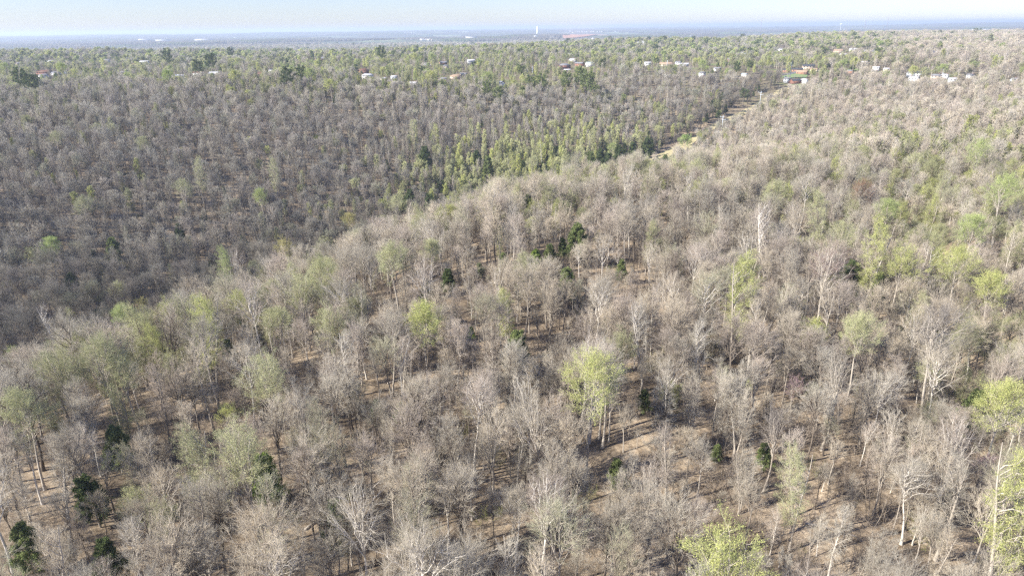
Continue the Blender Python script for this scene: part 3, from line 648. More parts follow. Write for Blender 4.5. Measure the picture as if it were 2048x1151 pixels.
for L in LANDMARKS:
    p = PROTO[L[0]][L[5]]; s = .9
    for _ in range(3):
        x, y = hit(L[1], L[2], p['H'] * s * p['cz']); D = math.hypot(x, y, CZ - float(height(x, y)) - p['H'] * s * p['cz'])
        s = float(np.clip(L[3] / FPX * D / p['cw'], .5, 1.35 if L[0] != 'conifer' or L[2] > 430 else 1.95))
    wm = p['cw'] * s
    LMpos.append((x, y, s, wm))
rows = []
def place(r0, r1, sp, tier, big=1.0):
    X, Y = candidates(r0, r1, sp)
    Z = height(X, Y); r = np.hypot(X, Y)
    px, py, f = project(X, Y, Z + 15)
    keep = in_view(X, Y, Z + 15, (300, 240, 90)[tier], 200)
    az0 = np.degrees(np.arctan2(X, Y)); sub = smooth((r - 790 - 260 * smooth((az0 - 1) / 8) - 90 * vnoise(X, Y, 160, 29)) / 90)                           # suburb belt
    az = np.degrees(np.arctan2(X, Y))
    sub = sub * (1 - .85 * smooth((az - 23) / 8)) * (1 - smooth((r - 3800) / 500))
    dens = 1 - sub * (.45 + .30 * vnoise(X, Y, 110, 21))
    cd, ct, cs = polydist(X, Y, CORR)
    dens = np.where(cd < np.where(ct < 150, 11, 6.5), 0, dens)
    dens = np.where((r > 90) & (r < 330) & (vnoise(X, Y, 24, 22) < -.66) & (rng.random(len(X)) < .75), .0, dens)
    keep &= rng.random(len(X)) < dens
    # kinds
    fl = np.where(r < 420, .012, .028) + .60 * sub + .05 * (vnoise(X, Y, 60, 23) > .4)
    for e in ((250, 700, 200, 75, -25, .55), (1900, 430, 260, 120, -12, .6), (1960, 640, 120, 160, 0, .2), (1030, 320, 300, 72, -12, .78), (1560, 330, 300, 40, -5, .16), (870, 160, 330, 24, 0, .5), (560, 165, 260, 20, 0, .3), (620, 560, 130, 50, -35, .4), (1950, 1000, 120, 120, 0, .12), (1800, 300, 300, 70, 0, .30), (1650, 400, 120, 60, 0, .15), (150, 230, 200, 60, 0, .10)):
        fl = fl + e[5] * ell(px, py, *e[:5])
    fl = fl * np.where((r > 100) & (r < 1000) & (py > 700) & (px > 500) & (px < 1850), .25, 1)
    fc = .004 + .035 * sub + .22 * ell(px, py, 1060, 330, 270, 50, -12) + .5 * ell(px, py, 1255, 305, 70, 18, -15) + .14 * ((cd < 30) & (cs > 0) & (r < 1000)) + .03 * ell(px, py, 1700, 560, 130, 60)
    u = rng.random(len(X)); kind = np.where(u < fc, 2, np.where(u < fc + fl, 1, 0))
    s = rng.uniform(.66, 1.12, len(X)) * np.where(rng.random(len(X)) < .25, .62, 1) * (1 - .12 * sub)
    s = np.where(kind == 1, s * .88, s)
    hb = 1 + (big - 1) * .25; s = s * hb; wide_ = big / hb
    # tints
    t = rng.random(len(X)); nz = vnoise(X, Y, 45, 24)
    warm = np.array([.55, .482, .37]); grey = np.array([.475, .443, .368]); mauve = np.array([.495, .43, .362])
    w = np.clip(.5 + .5 * nz + rng.normal(0, .35, len(X)), 0, 1)[:, None]
    T = warm * w + grey * (1 - w); mm = (t < .22)[:, None]; T = np.where(mm, mauve, T)
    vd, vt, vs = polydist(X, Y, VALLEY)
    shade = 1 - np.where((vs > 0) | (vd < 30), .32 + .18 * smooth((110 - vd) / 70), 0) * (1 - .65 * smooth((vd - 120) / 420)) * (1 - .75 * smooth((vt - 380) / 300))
    shade = shade * np.where((cd < 34) & (cs > 0) & (ct > 60), .62, 1)   # far-slope, valley and cut-edge shade painted into twig and bark tints
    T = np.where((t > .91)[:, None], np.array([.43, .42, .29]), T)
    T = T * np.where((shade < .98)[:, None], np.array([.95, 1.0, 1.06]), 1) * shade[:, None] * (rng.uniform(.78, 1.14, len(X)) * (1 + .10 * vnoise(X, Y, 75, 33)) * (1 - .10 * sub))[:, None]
    nar = (r > 350) & (ell(px, py, 1050, 300, 330, 75) > .3)
    greens = np.array([YG, PG, PG, PG, DG, BG]); TL = greens[np.where(r < 800, rng.integers(0, 5, len(X)), rng.integers(0, 6, len(X)))] * rng.uniform(.7, 1.05, len(X))[:, None]
    TL = np.where(nar[:, None], TL * 1.35, TL) * (1 + .18 * sub[:, None]) 
    con = np.array([CD, CM, CM]); TC = con[np.where(r < 950, 0, rng.integers(0, 3, len(X)))] * rng.uniform(.8, 1.25, len(X))[:, None]
    T = np.where((kind == 1)[:, None], TL, np.where((kind == 2)[:, None], TC, T))
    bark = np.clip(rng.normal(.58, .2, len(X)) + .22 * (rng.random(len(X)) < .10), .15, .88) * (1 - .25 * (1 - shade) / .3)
    nb, nl, nc = len(PROTO['bare']), len(PROTO['leafy']), len(PROTO['conifer'])
    pi = rng.integers(0, 1 << 16, len(X))
    # keep clear of landmarks and of their line of sight, of houses and the grassy cut
    top = Z + 19 * s
    for (lx, ly, ls, wm), L in zip(LMpos, LANDMARKS):
        d = np.hypot(X - lx, Y - ly); keep &= ~(d < .36 * wm + 1.2)
        R_ = math.hypot(lx, ly)
        if R_ > 1000 and L[3] < 16: continue
        aim = float(height(lx, ly)) + PROTO[L[0]][L[5]]['H'] * ls * (.62 if L[0] != 'conifer' else .5)
        tt = (X * lx + Y * ly) / (R_ * R_); lat = np.abs(X * ly - Y * lx) / R_
        los = CZ + (aim - CZ) * tt
        blk = keep & (tt > .2) & (tt < .995) & (lat < wm * .42 + 2.5) & (top > los) & ((R_ < 750) | (d < 110))
        s = np.where(blk, np.clip((los - Z) / 19.0, np.where((R_ < 450) | (d < 60), .30, .55), 1) * np.minimum(s, 1), s)
    def clear(x0, y0, z0, half, drop=.36, rad_=45, rng_=170, floor=None):
        nonlocal s, keep
        R_ = math.hypot(x0, y0); tt = (X * x0 + Y * y0) / (R_ * R_); lat = np.abs(X * y0 - Y * x0) / R_
        los = CZ + (z0 - CZ) * tt
        blk = keep & (tt > .2) & (tt < 1.0) & (lat < half + 3) & (Z + 19 * s > los) & (np.hypot(X - x0, Y - y0) < rng_)
        sn = (los - Z) / 19.0
        near_ = np.hypot(X - x0, Y - y0) < rad_
        keep &= ~(blk & near_ & (sn < drop)); s = np.where(blk, np.minimum(s, np.clip(sn, floor or drop + .12, 1)), s)
    for (hx, hy, hz, hw) in hpos:
        keep &= ~(np.hypot(X - hx, Y - hy) < hw * .5 + 5)
        if r0 < math.hypot(hx, hy): clear(hx, hy, hz + 1.4, hw * .5 + 2, .5, 120, 230, .5)
    if r0 < 700:
        for a, b in ((1, 2), (2, 3)):
            for q in np.linspace(0, 1, 6):
                cx = CORR[a][0] * (1 - q) + CORR[b][0] * q; cy_ = CORR[a][1] * (1 - q) + CORR[b][1] * q
                clear(cx, cy_, float(height(cx, cy_)) + 0.5, 7, .22)
    if r0 < 1400:
        for (qx, qy) in ((1345, 306), (1375, 288), (1410, 266), (1440, 250), (1490, 224), (1515, 211), (1540, 196), (1560, 183)):
            cx, cy_ = hit(qx, qy); clear(cx, cy_, float(height(cx, cy_)) + 4, 7, .3, 15, 95, .34)
        for (qx, qy) in ((1592, 153), (1605, 152), (1595, 172), (1470, 236)):
            cx, cy_ = hit(qx, qy); clear(cx, cy_, float(height(cx, cy_)) + 1, 9, .2); 
            keep &= ~(np.hypot(X - cx, Y - cy_) < 12)
    lr = ell(px, py, 1650, 930, 480, 230) * (r < 260); keep &= ~((rng.random(len(X)) < .22 * lr) & (lr > .2)); s = np.where((lr > .3) & (rng.random(len(X)) < .35), s * .72, s)
    idx = np.nonzero(keep)[0]
    for i in idx:
        k = int(kind[i]); P_ = int(pi[i])
        if k == 0: p = P_ % nb
        elif k == 1: p = (2, 4)[P_ % 2] if nar[i] and P_ % 5 < 3 else P_ % nl
        else: p = P_ % nc if r[i] > 900 else P_ % 3
        if k == 0 and lr[i] > .3 and P_ % 2: p = (3, 6, 1, 5, 11)[P_ % 5]
        if k == 0 and nar[i] and P_ % 3: p = 3 if P_ % 2 else 6
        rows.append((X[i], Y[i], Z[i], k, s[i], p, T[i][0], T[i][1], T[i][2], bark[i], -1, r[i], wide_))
place(60, 175, 5.2, 0); place(175, 460, 5.3, 1); place(460, 850, 5.9, 1); place(850, 1150, 9.5, 2, 1.3); place(1150, 1800, 12.5, 2, 1.7); place(1800, 3000, 17, 2, 2.0); place(3000, 4600, 22, 2, 2.1)
for j, ((x, y, s, wm), L) in enumerate(zip(LMpos, LANDMARKS)):
    k = {'bare': 0, 'leafy': 1, 'conifer': 2}[L[0]]
    rows.append((x, y, float(height(x, y)), k, s, L[5], *L[4], BARKV.get(L[1], .72), j, math.hypot(x, y), 1.0))
A = np.array(rows, float)
print("trees", len(A), [int((A[:, 3] == k).sum()) for k in range(3)])
TX, TY, TZ, TK, TS, TP, TR, TLM = A[:, 0], A[:, 1], A[:, 2], A[:, 3].astype(int), A[:, 4], A[:, 5].astype(int), A[:, 11], A[:, 10].astype(int)
HP = [np.array([p['H'] for p in PROTO[k]]) for k in ('bare', 'leafy', 'conifer')]
TH = np.array([HP[k][p] for k, p in zip(TK, TP)]) * TS
cpx, cpy, cf = project(TX, TY, TZ + TH * .65)
inside = (cpx > 4) & (cpx < 2044) & (cpy > 0) & (cpy < 1165)
app = TH / np.hypot(TX, TY, )
indiv = np.zeros(len(A), bool)
for k in range(3):
    m = (TK == k) & inside
    score = np.where(m, app + (TLM >= 0) * 100, -1)
    if k == 1 or k == 2: score = np.where(m & (TR > 2500) & (TLM < 0), -1, score)
    order = np.argsort(-score)[:300]; indiv[order[score[order] > 0]] = True

# ------------------------------------------------------------------ individuals
UD = COL
def tagged(o, label, cat, group=None, kind=None):
    if label: o['label'] = label
    if cat: o['category'] = cat
    if group: o['group'] = group
    if kind: o['kind'] = kind
ORD = ['', 'second ', 'third ', 'fourth ', 'fifth ', 'sixth ', 'seventh ', 'eighth ', 'ninth ', 'tenth ', 'eleventh ', 'twelfth ', 'thirteenth ', 'fourteenth ', 'fifteenth '] + ['outlying '] * 99
NAMEK = {0: 'leafless_tree', 1: 'budding_tree', 2: 'conifer_tree'}
lm_idx = np.nonzero(TLM >= 0)[0]
labels = {}
used_rank = {}
def look(i):
    h = TH[i]; k = TK[i]; b = A[i, 9]; t = A[i, 6:9]
    size = 'small' if h < 13 else ('tall' if h > 24 else '')
    if k == 0:
        c = 'white-barked' if b > .88 else ('dark-trunked' if b < .45 else ('pinkish-grey' if t[0] / t[2] > 1.33 else 'grey'))
        form = {3: 'narrow', 6: 'narrow', 11: 'slender', 1: 'forked', 5: 'forked', 2: 'wide-branching', 7: 'wide-branching'}.get(TP[i], '')
        w = 'leafless tree'
    elif k == 1:
        c = 'yellow-green' if t[0] > .37 * 1.0 and t[2] < .16 else ('pale green' if t[2] > .15 else 'fresh green'); form = 'narrow' if TP[i] in (2, 4) else ''; w = 'budding tree'
    else:
        c = 'dark green'; form = '' ; w = 'pine' if TP[i] > 2 else 'cedar'
    return ' '.join(q for q in (size, form, c, w) if q)
for i in np.nonzero(indiv)[0]:
    if TLM[i] >= 0: labels[i] = LANDMARKS[TLM[i]][6]
order = [i for i in np.nonzero(indiv)[0] if TLM[i] < 0]
# distance in the ground plane to each landmark; neighbour label = rank of that look on that side of the landmark
buckets = {}
for i in order:
    cand = lm_idx
    d = np.hypot(TX[cand] - TX[i], TY[cand] - TY[i]) / (1 + .0 * TR[i])
    j = cand[np.argmin(d)]
    rx, ry = TX[j] / TR[j], TY[j] / TR[j]            # direction away from the viewer at the landmark
    dx, dy = TX[i] - TX[j], TY[i] - TY[j]
    away = dx * rx + dy * ry; side = dx * ry - dy * rx
    rel = ('behind' if away > 0 else 'in front of') if abs(away) > abs(side) else ('to the right of' if side > 0 else 'to the left of')
    buckets.setdefault((rel, int(j), look(i)), []).append((float(d.min()), i))
for (rel, j, lk), L in buckets.items():
    for n_, (_, i) in enumerate(sorted(L)):
        o_ = ORD[n_]
        w_ = f"{o_}{lk} {rel} {LANDMARKS[TLM[j]][7]}"
        if len(w_.split()) > 16: w_ = w_.replace('leafless tree ', 'bare tree ').replace('budding tree ', 'tree ').replace('tall ', '').replace('small ', '', 1).replace('to the left of', 'left of').replace('to the right of', 'right of')
        labels[i] = w_
GROUPS = {0: 'leafless trees of the wood', 1: 'trees coming into leaf', 2: 'evergreen trees'}
for i in np.nonzero(indiv)[0]:
    k = int(TK[i]); kk = ('bare', 'leafy', 'conifer')[k]; p = PROTO[kk][TP[i]]
    rot = float(rng.random() * 6.283); s = float(TS[i]); sz = s * float(rng.uniform(.95, 1.05))
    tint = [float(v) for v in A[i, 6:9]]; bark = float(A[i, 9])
    if TR[i] < 420:
        e = bpy.data.objects.new(NAMEK[k], None); COL.objects.link(e); e.empty_display_size = .5
        for pn in ('trunk', 'crown'):
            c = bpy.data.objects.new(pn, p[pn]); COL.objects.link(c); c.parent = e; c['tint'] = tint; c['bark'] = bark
    else:
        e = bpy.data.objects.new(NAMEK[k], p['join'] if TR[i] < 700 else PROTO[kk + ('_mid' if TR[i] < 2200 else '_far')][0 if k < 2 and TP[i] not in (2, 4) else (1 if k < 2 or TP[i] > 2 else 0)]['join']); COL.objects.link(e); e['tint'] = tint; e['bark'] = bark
    e.location = (float(TX[i]), float(TY[i]), float(TZ[i]) - .25); e.rotation_euler = (float(rng.normal(0, .03)), float(rng.normal(0, .03)), rot); e.scale = (s * A[i, 12], s * A[i, 12], sz)
    tagged(e, labels[i], 'tree', GROUPS[k])

# ------------------------------------------------------------------ the rest of the wood: one object of stuff per kind
def scatter_object(name, label, X, Y, Z, proto, rot, scl, tint, bark, meshes, wide=1.0):
    pc = bpy.data.collections.new(name + "_forms")
    for n_, me in enumerate(meshes): pc.objects.link(bpy.data.objects.new("form_%03d" % n_, me))
    me = raw_mesh(name, np.stack([X, Y, Z], 1))
    def at(nm, typ, val, fld):
        a = me.attributes.new(nm, typ, 'POINT'); a.data.foreach_set(fld, np.ascontiguousarray(val).ravel())
    at('proto', 'INT', proto.astype(np.int32), 'value'); at('rot', 'FLOAT', rot.astype(np.float32), 'value')
    at('scl', 'FLOAT_VECTOR', np.stack([scl * wide, scl * wide, scl], 1).astype(np.float32), 'vector'); at('bark', 'FLOAT', bark.astype(np.float32), 'value')
    at('tint', 'FLOAT_VECTOR', tint.astype(np.float32), 'vector')
    o = bpy.data.objects.new(name, me); COL.objects.link(o); o['kind'] = 'stuff'; o['label'] = label; o['category'] = name.replace('_', ' ')
    ng = bpy.data.node_groups.new(name, 'GeometryNodeTree')
    ng.interface.new_socket('Geometry', in_out='INPUT', socket_type='NodeSocketGeometry'); ng.interface.new_socket('Geometry', in_out='OUTPUT', socket_type='NodeSocketGeometry')
    nd = ng.nodes; lk = ng.links
    gi = nd.new('NodeGroupInput'); go = nd.new('NodeGroupOutput'); ip = nd.new('GeometryNodeInstanceOnPoints')
    ci = nd.new('GeometryNodeCollectionInfo'); ci.inputs['Collection'].default_value = pc; ci.inputs['Separate Children'].default_value = True; ci.inputs['Reset Children'].default_value = True
    def na(nm, typ):
        a = nd.new('GeometryNodeInputNamedAttribute'); a.data_type = typ; a.inputs['Name'].default_value = nm; return a.outputs[0]
    cx = nd.new('ShaderNodeCombineXYZ'); lk.new(na('rot', 'FLOAT'), cx.inputs[2])
    lk.new(gi.outputs[0], ip.inputs['Points']); lk.new(ci.outputs[0], ip.inputs['Instance']); ip.inputs['Pick Instance'].default_value = True
    lk.new(na('proto', 'INT'), ip.inputs['Instance Index']); lk.new(cx.outputs[0], ip.inputs['Rotation']); lk.new(na('scl', 'FLOAT_VECTOR'), ip.inputs['Scale'])
    lk.new(ip.outputs[0], go.inputs[0])
    md = o.modifiers.new("trees", 'NODES'); md.node_group = ng
    return o
for k, (kk, nm, lab) in enumerate((('bare', 'leafless_woodland', 'leafless grey and brown woodland spreading over the valley and hills'), ('leafy', 'budding_woodland', 'trees coming into pale green leaf scattered through far woods'), ('conifer', 'evergreen_woodland', 'distant dark evergreens among the suburb trees'))):
    m = (TK == k) & ~indiv
    near, mid, far = PROTO[kk], PROTO[kk + '_mid'], PROTO[kk + '_far']
    ms = [p['join'] for p in near + mid + far]
    pr = np.zeros(m.sum(), int); tp = TP[m]; tr = TR[m]; xx = TX[m]
    sc_ = TS[m].copy()
    hsh = (np.abs(xx * 13.7).astype(int))
    narrowset = {0: (3, 6), 1: (2, 4), 2: ()}[k]; narrow_mid = {0: 3, 1: 1, 2: 0}[k]
    for q in range(len(pr)):
        if tr[q] < 430: pr[q] = tp[q]
        elif tr[q] < 1500:
            mi_ = narrow_mid if tp[q] in narrowset else hsh[q] % len(mid)
            if k == 2: mi_ = 1 if tp[q] > 2 else 0
            pr[q] = len(near) + mi_; sc_[q] *= near[tp[q]]['H'] / mid[mi_]['H'] if k == 2 or tp[q] not in (9, 10, 11) else .62
        else:
            mi_ = hsh[q] % len(far)
            if k == 2: mi_ = 1 if tp[q] > 2 else 0
            pr[q] = len(near) + len(mid) + mi_
            sc_[q] *= 1 + .3 * min(1, (tr[q] - 1500) / 2000)
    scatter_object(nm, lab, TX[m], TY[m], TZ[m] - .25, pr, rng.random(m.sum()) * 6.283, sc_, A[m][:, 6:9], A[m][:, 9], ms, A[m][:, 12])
# brush and saplings between the trees
bx_, by_ = candidates(60, 420, 4.2); b2x, b2y = candidates(300, 760, 5.4); vd2, _, vs2 = polydist(b2x, b2y, VALLEY); q2 = (vs2 > 0) & (b2x < 60); bx_ = np.concatenate([bx_, b2x[q2]]); by_ = np.concatenate([by_, b2y[q2]]); bz_ = height(bx_, by_)
cd, _, _ = polydist(bx_, by_, CORR); kp = in_view(bx_, by_, bz_, 60, 60) & (cd > 8) & (rng.random(len(bx_)) < .62 + .35 * vnoise(bx_, by_, 30, 31) + .3 * smooth((bx_ - 10) / 60) * smooth((200 - by_) / 60))
bx_, by_, bz_ = bx_[kp], by_[kp], bz_[kp]; nb_ = len(bx_)
bt = np.array([.34, .285, .225]) * rng.uniform(.75, 1.2, nb_)[:, None]; bt = np.where((rng.random(nb_) < .07)[:, None], np.array([.26, .27, .10]), bt)
scatter_object('undergrowth', 'thin leafless brush and saplings between the trees', bx_, by_, bz_, rng.integers(0, 3, nb_), rng.random(nb_) * 6.28, np.where(rng.random(nb_) < .25, rng.uniform(1.6, 2.6, nb_), rng.uniform(.5, 1.5, nb_)), bt, rng.uniform(.35, .7, nb_), [p['join'] for p in PROTO['brush']])

# ------------------------------------------------------------------ distant woods: lumpy canopy patches beyond the plateau
def far_patch(seed):
    g_ = np.random.default_rng(seed); g = Geo(); n = 330
    c = g_.uniform(-150, 150, (n, 2)); w = g_.uniform(6, 13, n); h = g_.uniform(9, 19, n)
    for a in range(n):
        k = 6; th = np.arange(k) * 6.283 / k + g_.random() * 6; rr = w[a] * g_.uniform(.75, 1.2, k)
        z1 = h[a] * .55 * g_.uniform(.8, 1.15, k); r2 = rr * .6; z2 = h[a] * .88 * g_.uniform(.9, 1.08, k)
        V = np.concatenate([np.stack([c[a, 0] + rr * np.cos(th), c[a, 1] + rr * np.sin(th), z1], 1), np.stack([c[a, 0] + r2 * np.cos(th + .3), c[a, 1] + r2 * np.sin(th + .3), z2], 1), [[c[a, 0], c[a, 1], h[a]]], np.stack([c[a, 0] + rr * .5 * np.cos(th), c[a, 1] + rr * .5 * np.sin(th), z1 * 0 - 2], 1)])
        F4 = [(j, (j + 1) % k, k + (j + 1) % k, k + j) for j in range(k)] + [(2 * k + 1 + j, 2 * k + 1 + (j + 1) % k, (j + 1) % k, j) for j in range(k)]
        F3 = [(k + j, k + (j + 1) % k, 2 * k) for j in range(k)]
        g.add(V, F3, F4, 1)
    return g.mesh("canopy_patch", TM)
fx, fy = candidates(4300, 19000, 235, 42); fz = height(fx, fy)
fr = np.hypot(fx, fy); paz = np.degrees(np.arctan2(fx, fy))
ppx, ppy, _ = project(fx, fy, fz)
open_ = (vnoise(fx, fy, 900, 41) + .6 * vnoise(fx, fy, 350, 42)) > .25
red = (ppx > 1112) & (ppx < 1236) & (ppy > 64) & (ppy < 79)
kp = ~open_ & ~red
fx, fy, fz = fx[kp], fy[kp], fz[kp]; nf = len(fx)
ft = np.array([.125, .115, .10]) * rng.uniform(.75, 1.3, nf)[:, None]; ft = np.where((rng.random(nf) < .25)[:, None], np.array([.11, .135, .07]) * rng.uniform(.8, 1.1, nf)[:, None], ft)
scatter_object('distant_forest', 'hazy far-off woods reaching to the horizon', fx, fy, fz - 2, rng.integers(0, 4, nf), rng.random(nf) * 6.28, rng.uniform(.9, 1.15, nf), ft, np.ones(nf), [far_patch(600 + i) for i in range(4)])

# ------------------------------------------------------------------ ground sheet (polar grid round the camera, to the horizon)
nr, na_ = 420, 480
rad = np.concatenate([[0.0], np.geomspace(12, 60000, nr)])
wedge = np.linspace(-math.radians(55), math.radians(55), na_ + 1)
rest = np.linspace(math.radians(55), 2 * math.pi - math.radians(55), 61)[1:-1]
th = np.concatenate([wedge, rest])
nt_ = len(th); RR, TT = np.meshgrid(rad[1:], th, indexing='ij'); GX, GY = RR * np.sin(TT), RR * np.cos(TT); GZ = height(GX, GY)
V = np.concatenate([[[0, 0, float(height(0, 0))]], np.stack([GX, GY, GZ], -1).reshape(-1, 3)])
ii, jj = np.meshgrid(np.arange(nr - 1), np.arange(nt_), indexing='ij'); j2 = (jj + 1) % nt_
F4 = np.stack([1 + ii * nt_ + jj, 1 + ii * nt_ + j2, 1 + (ii + 1) * nt_ + j2, 1 + (ii + 1) * nt_ + jj], -1).reshape(-1, 4)[:, ::-1]
F3 = [(0, 1 + (j + 1) % nt_, 1 + j) for j in range(nt_)]
me = raw_mesh("ground", V, F3, F4, [mat_ground()]); me.polygons.foreach_set("use_smooth", np.ones(len(me.polygons), bool))
ground = bpy.data.objects.new("ground", me); COL.objects.link(ground); tagged(ground, "leaf-strewn woodland ground rolling away to the horizon", None, None, 'structure')

def draped(name, poly, m, lift, label, step=None):
    """a sheet that follows the ground: poly is a list of ground-plane quads (4 points each)"""
    g = Geo()
    for q in poly:
        q = np.array(q, float); n = 14
        u, v = np.meshgrid(np.linspace(0, 1, n), np.linspace(0, 1, n), indexing='ij'); u = u[..., None]; v = v[..., None]
        P = (q[0] * (1 - u) + q[1] * u) * (1 - v) + (q[3] * (1 - u) + q[2] * u) * v
        z = height(P[..., 0], P[..., 1]) + lift
        V = np.concatenate([P, z[..., None]], -1).reshape(-1, 3)
        F = [(a * n + b, (a + 1) * n + b, (a + 1) * n + b + 1, a * n + b + 1) for a in range(n - 1) for b in range(n - 1)]
        g.add(V, None, F)
    o = bpy.data.objects.new(name, g.mesh(name, [m])); COL.objects.link(o); tagged(o, label, None, None, 'structure'); return o
def strip(P, w):
    P = np.array(P); out = []
    T = np.gradient(P, axis=0); T /= np.linalg.norm(T, axis=1, keepdims=True); Nn = np.stack([-T[:, 1], T[:, 0]], 1) * w / 2
    for a in range(len(P) - 1): out.append([P[a] - Nn[a], P[a + 1] - Nn[a + 1], P[a + 1] + Nn[a + 1], P[a] + Nn[a]])
    return out
draped("path", strip(CORR[:4], 16) + strip(CORR[3:], 9), simple("dry_grass", (.50, .42, .24), (.34, .30, .16), .35), .5, "dry golden grassy cut through the wood under the power line")
def pxquad(pts, lift=0): return [hit(*p) for p in pts]
draped("field", [pxquad([(1128, 79), (1178, 73.5), (1228, 70.5), (1118, 69)]) ], simple("red_earth", (.50, .27, .17), (.42, .23, .15), .01), 6, "bare red earth building site far off")
for q, c in (([(1625, 75.2), (1655, 75), (1652, 72.6), (1622, 73)], (.50, .44, .22)), ([(1664, 78), (1698, 77), (1696, 71), (1664, 72)], (.55, .47, .22)), ([(1722, 78), (1748, 76.5), (1746, 70), (1722, 72)], (.60, .52, .26)), ([(500, 83), (560, 80), (556, 77.5), (512, 79)], (.22, .33, .14)), ([(1530, 77), (1545, 76), (1545, 73), (1532, 74)], (.52, .45, .22))):
    draped("field", [pxquad(q)], M("pale_field_%d" % int(c[0] * 100), c, None, .01), 5, "pale farm field beyond the far woods")
for q in ([(1560, 156), (1612, 157), (1618, 146), (1580, 148)], [(1735, 107), (1780, 106), (1778, 101), (1745, 102)], [(525, 156), (580, 153), (575, 147), (530, 149)], [(590, 114), (665, 115), (660, 108), (600, 108)], [(1580, 176), (1616, 178), (1612, 169), (1584, 169)], [(350, 158), (440, 160), (440, 153), (360, 152)], [(255, 140), (300, 137), (300, 132), (258, 133)]):
    draped("lawn", [pxquad(q)], M("lawn_grass", (.20, .29, .11), (.24, .27, .13), .05), .35, "mown green lawn around the houses")
draped("road", strip([hit(1560, 150), hit(1575, 149), hit(1592, 146), hit(1600, 138), hit(1625, 134)], 7), M("asphalt", (.20, .20, .21), None, .2), .55, "grey street passing the brick houses")

# ------------------------------------------------------------------ houses
def wallm(w): return M(w, WALLC[w], None, .6)
def roofm(r): return M(r, ROOFC[r], None, 1.5, .7)
glass = M("window_glass", (.05, .06, .075), (.08, .09, .11), .5, .15, .5)
doorm = M("door_paint", (.30, .10, .07), None, 1)
hgeo = {}
def child(name, g, m, parent):
    o = bpy.data.objects.new(name, g.mesh(name, [m])); COL.objects.link(o); o.parent = parent; return o
def build_house(i, x, y, z, w, wall, roof, yaw, hip):
    e = bpy.data.objects.new("house", None); COL.objects.link(e)
    L = max(9, min(w, 26)); D = L * rng.uniform(.5, .62); Hh = 5.4 if rng.random() < .35 else 3.3; rh = D * .24; ov = .45
    g = Geo(); g.box(-L / 2, L / 2, -D / 2, D / 2, -1.2, Hh)
    if not hip:
        for sx in (-L / 2, L / 2 - .2): g.add([(sx, -D / 2, Hh), (sx, D / 2, Hh), (sx, 0, Hh + rh), (sx + .2, -D / 2, Hh), (sx + .2, D / 2, Hh), (sx + .2, 0, Hh + rh)], [(0, 2, 1), (3, 4, 5)], [(0, 3, 5, 2), (1, 2, 5, 4)])
    child("wall", g, wallm(wall), e)
    g = Geo(); X0, X1, Y0, Y1 = -L / 2 - ov, L / 2 + ov, -D / 2 - ov, D / 2 + ov; zb = Hh - .12; rx = (D * .45 if hip else 0)
    V = [(X0, Y0, zb), (X1, Y0, zb), (X1, Y1, zb), (X0, Y1, zb), (X0 + rx, 0, Hh + rh + .15), (X1 - rx, 0, Hh + rh + .15)]
    V2 = [(a, b, c + .2) for a, b, c in V]
    F4 = [(6, 7, 11, 10), (8, 9, 10, 11), (0, 4, 5, 1), (2, 5, 4, 3)] + [(a, b, b + 6, a + 6) for a, b in ((0, 1), (1, 2), (2, 3), (3, 0))]
    F3 = [(7, 8, 11), (9, 6, 10), (1, 5, 2), (3, 4, 0)]
    g.add(V + V2, F3 if hip else None, F4)
    if not hip: g.add([], None, None)
    ro = child("roof", g, roofm(roof), e)
    g = Geo(); g.box(L * .2, L * .2 + .9, .6, 1.3, Hh + .1, Hh + rh + 1.2); child("chimney", g, M("red_brick", WALLC[BR_], None, .6), ro)
    for side in (-1, 1):
        nwin = max(2, int(L / 4)); zs = [1.2] if Hh < 4 else [1.1, 3.7]
        for zz in zs:
            for q in range(nwin):
                cx = -L / 2 + L * (q + .5) / nwin
                if zz == zs[0] and q == nwin // 2 and side < 0:
                    g = Geo(); g.box(cx - .5, cx + .5, side * D / 2 - .06, side * D / 2 + .06, 0, 2.1); child("door", g, doorm, e); continue
                g = Geo(); g.box(cx - .65, cx + .65, side * D / 2 - .04, side * D / 2 + .04, zz, zz + 1.2); wdw = child("window", g, glass, e)
    e.location = (x, y, z + .1); e.rotation_euler = (0, 0, yaw)
    return e
WN = {W_: 'white', CR_: 'cream', BR_: 'red brick', TN_: 'tan', GY_: 'grey', RB_: 'rust brick'}
HLM = [(L[1], L[2], L[7]) for L in LANDMARKS if L[2] < 175]
seen = {}
for i, (h, (x, y, z, w)) in enumerate(zip(HOUSES, hpos)):
    yaw = -math.atan2(x, y) + rng.normal(0, .45); hip = rng.random() < .3
    e = build_house(i, x, y, z, w, h[3], h[4], yaw, hip)
    d = [(math.hypot(h[0] - a, (h[1] - b) * 2.5), a, b, n) for a, b, n in HLM]; _, a, b, n = min(d)
    rel = ('behind' if h[1] < b else 'in front of') if abs(h[0] - a) < 2.5 * abs(h[1] - b) else ('to the right of' if h[0] > a else 'to the left of')
    lab = f"{'hipped' if hip else 'gabled'} {WN[h[3]]} house with {h[4].replace('_', ' ')} {rel} {n}"
    if len(lab.split()) > 15: lab = lab.replace('gabled ', '').replace('hipped ', '').replace('to the ', '')
    c = seen.get(lab, 0); seen[lab] = c + 1
    if c: lab = 'another ' + lab if c == 1 else 'third ' + lab
    tagged(e, lab, 'house', 'houses of the wooded suburb')

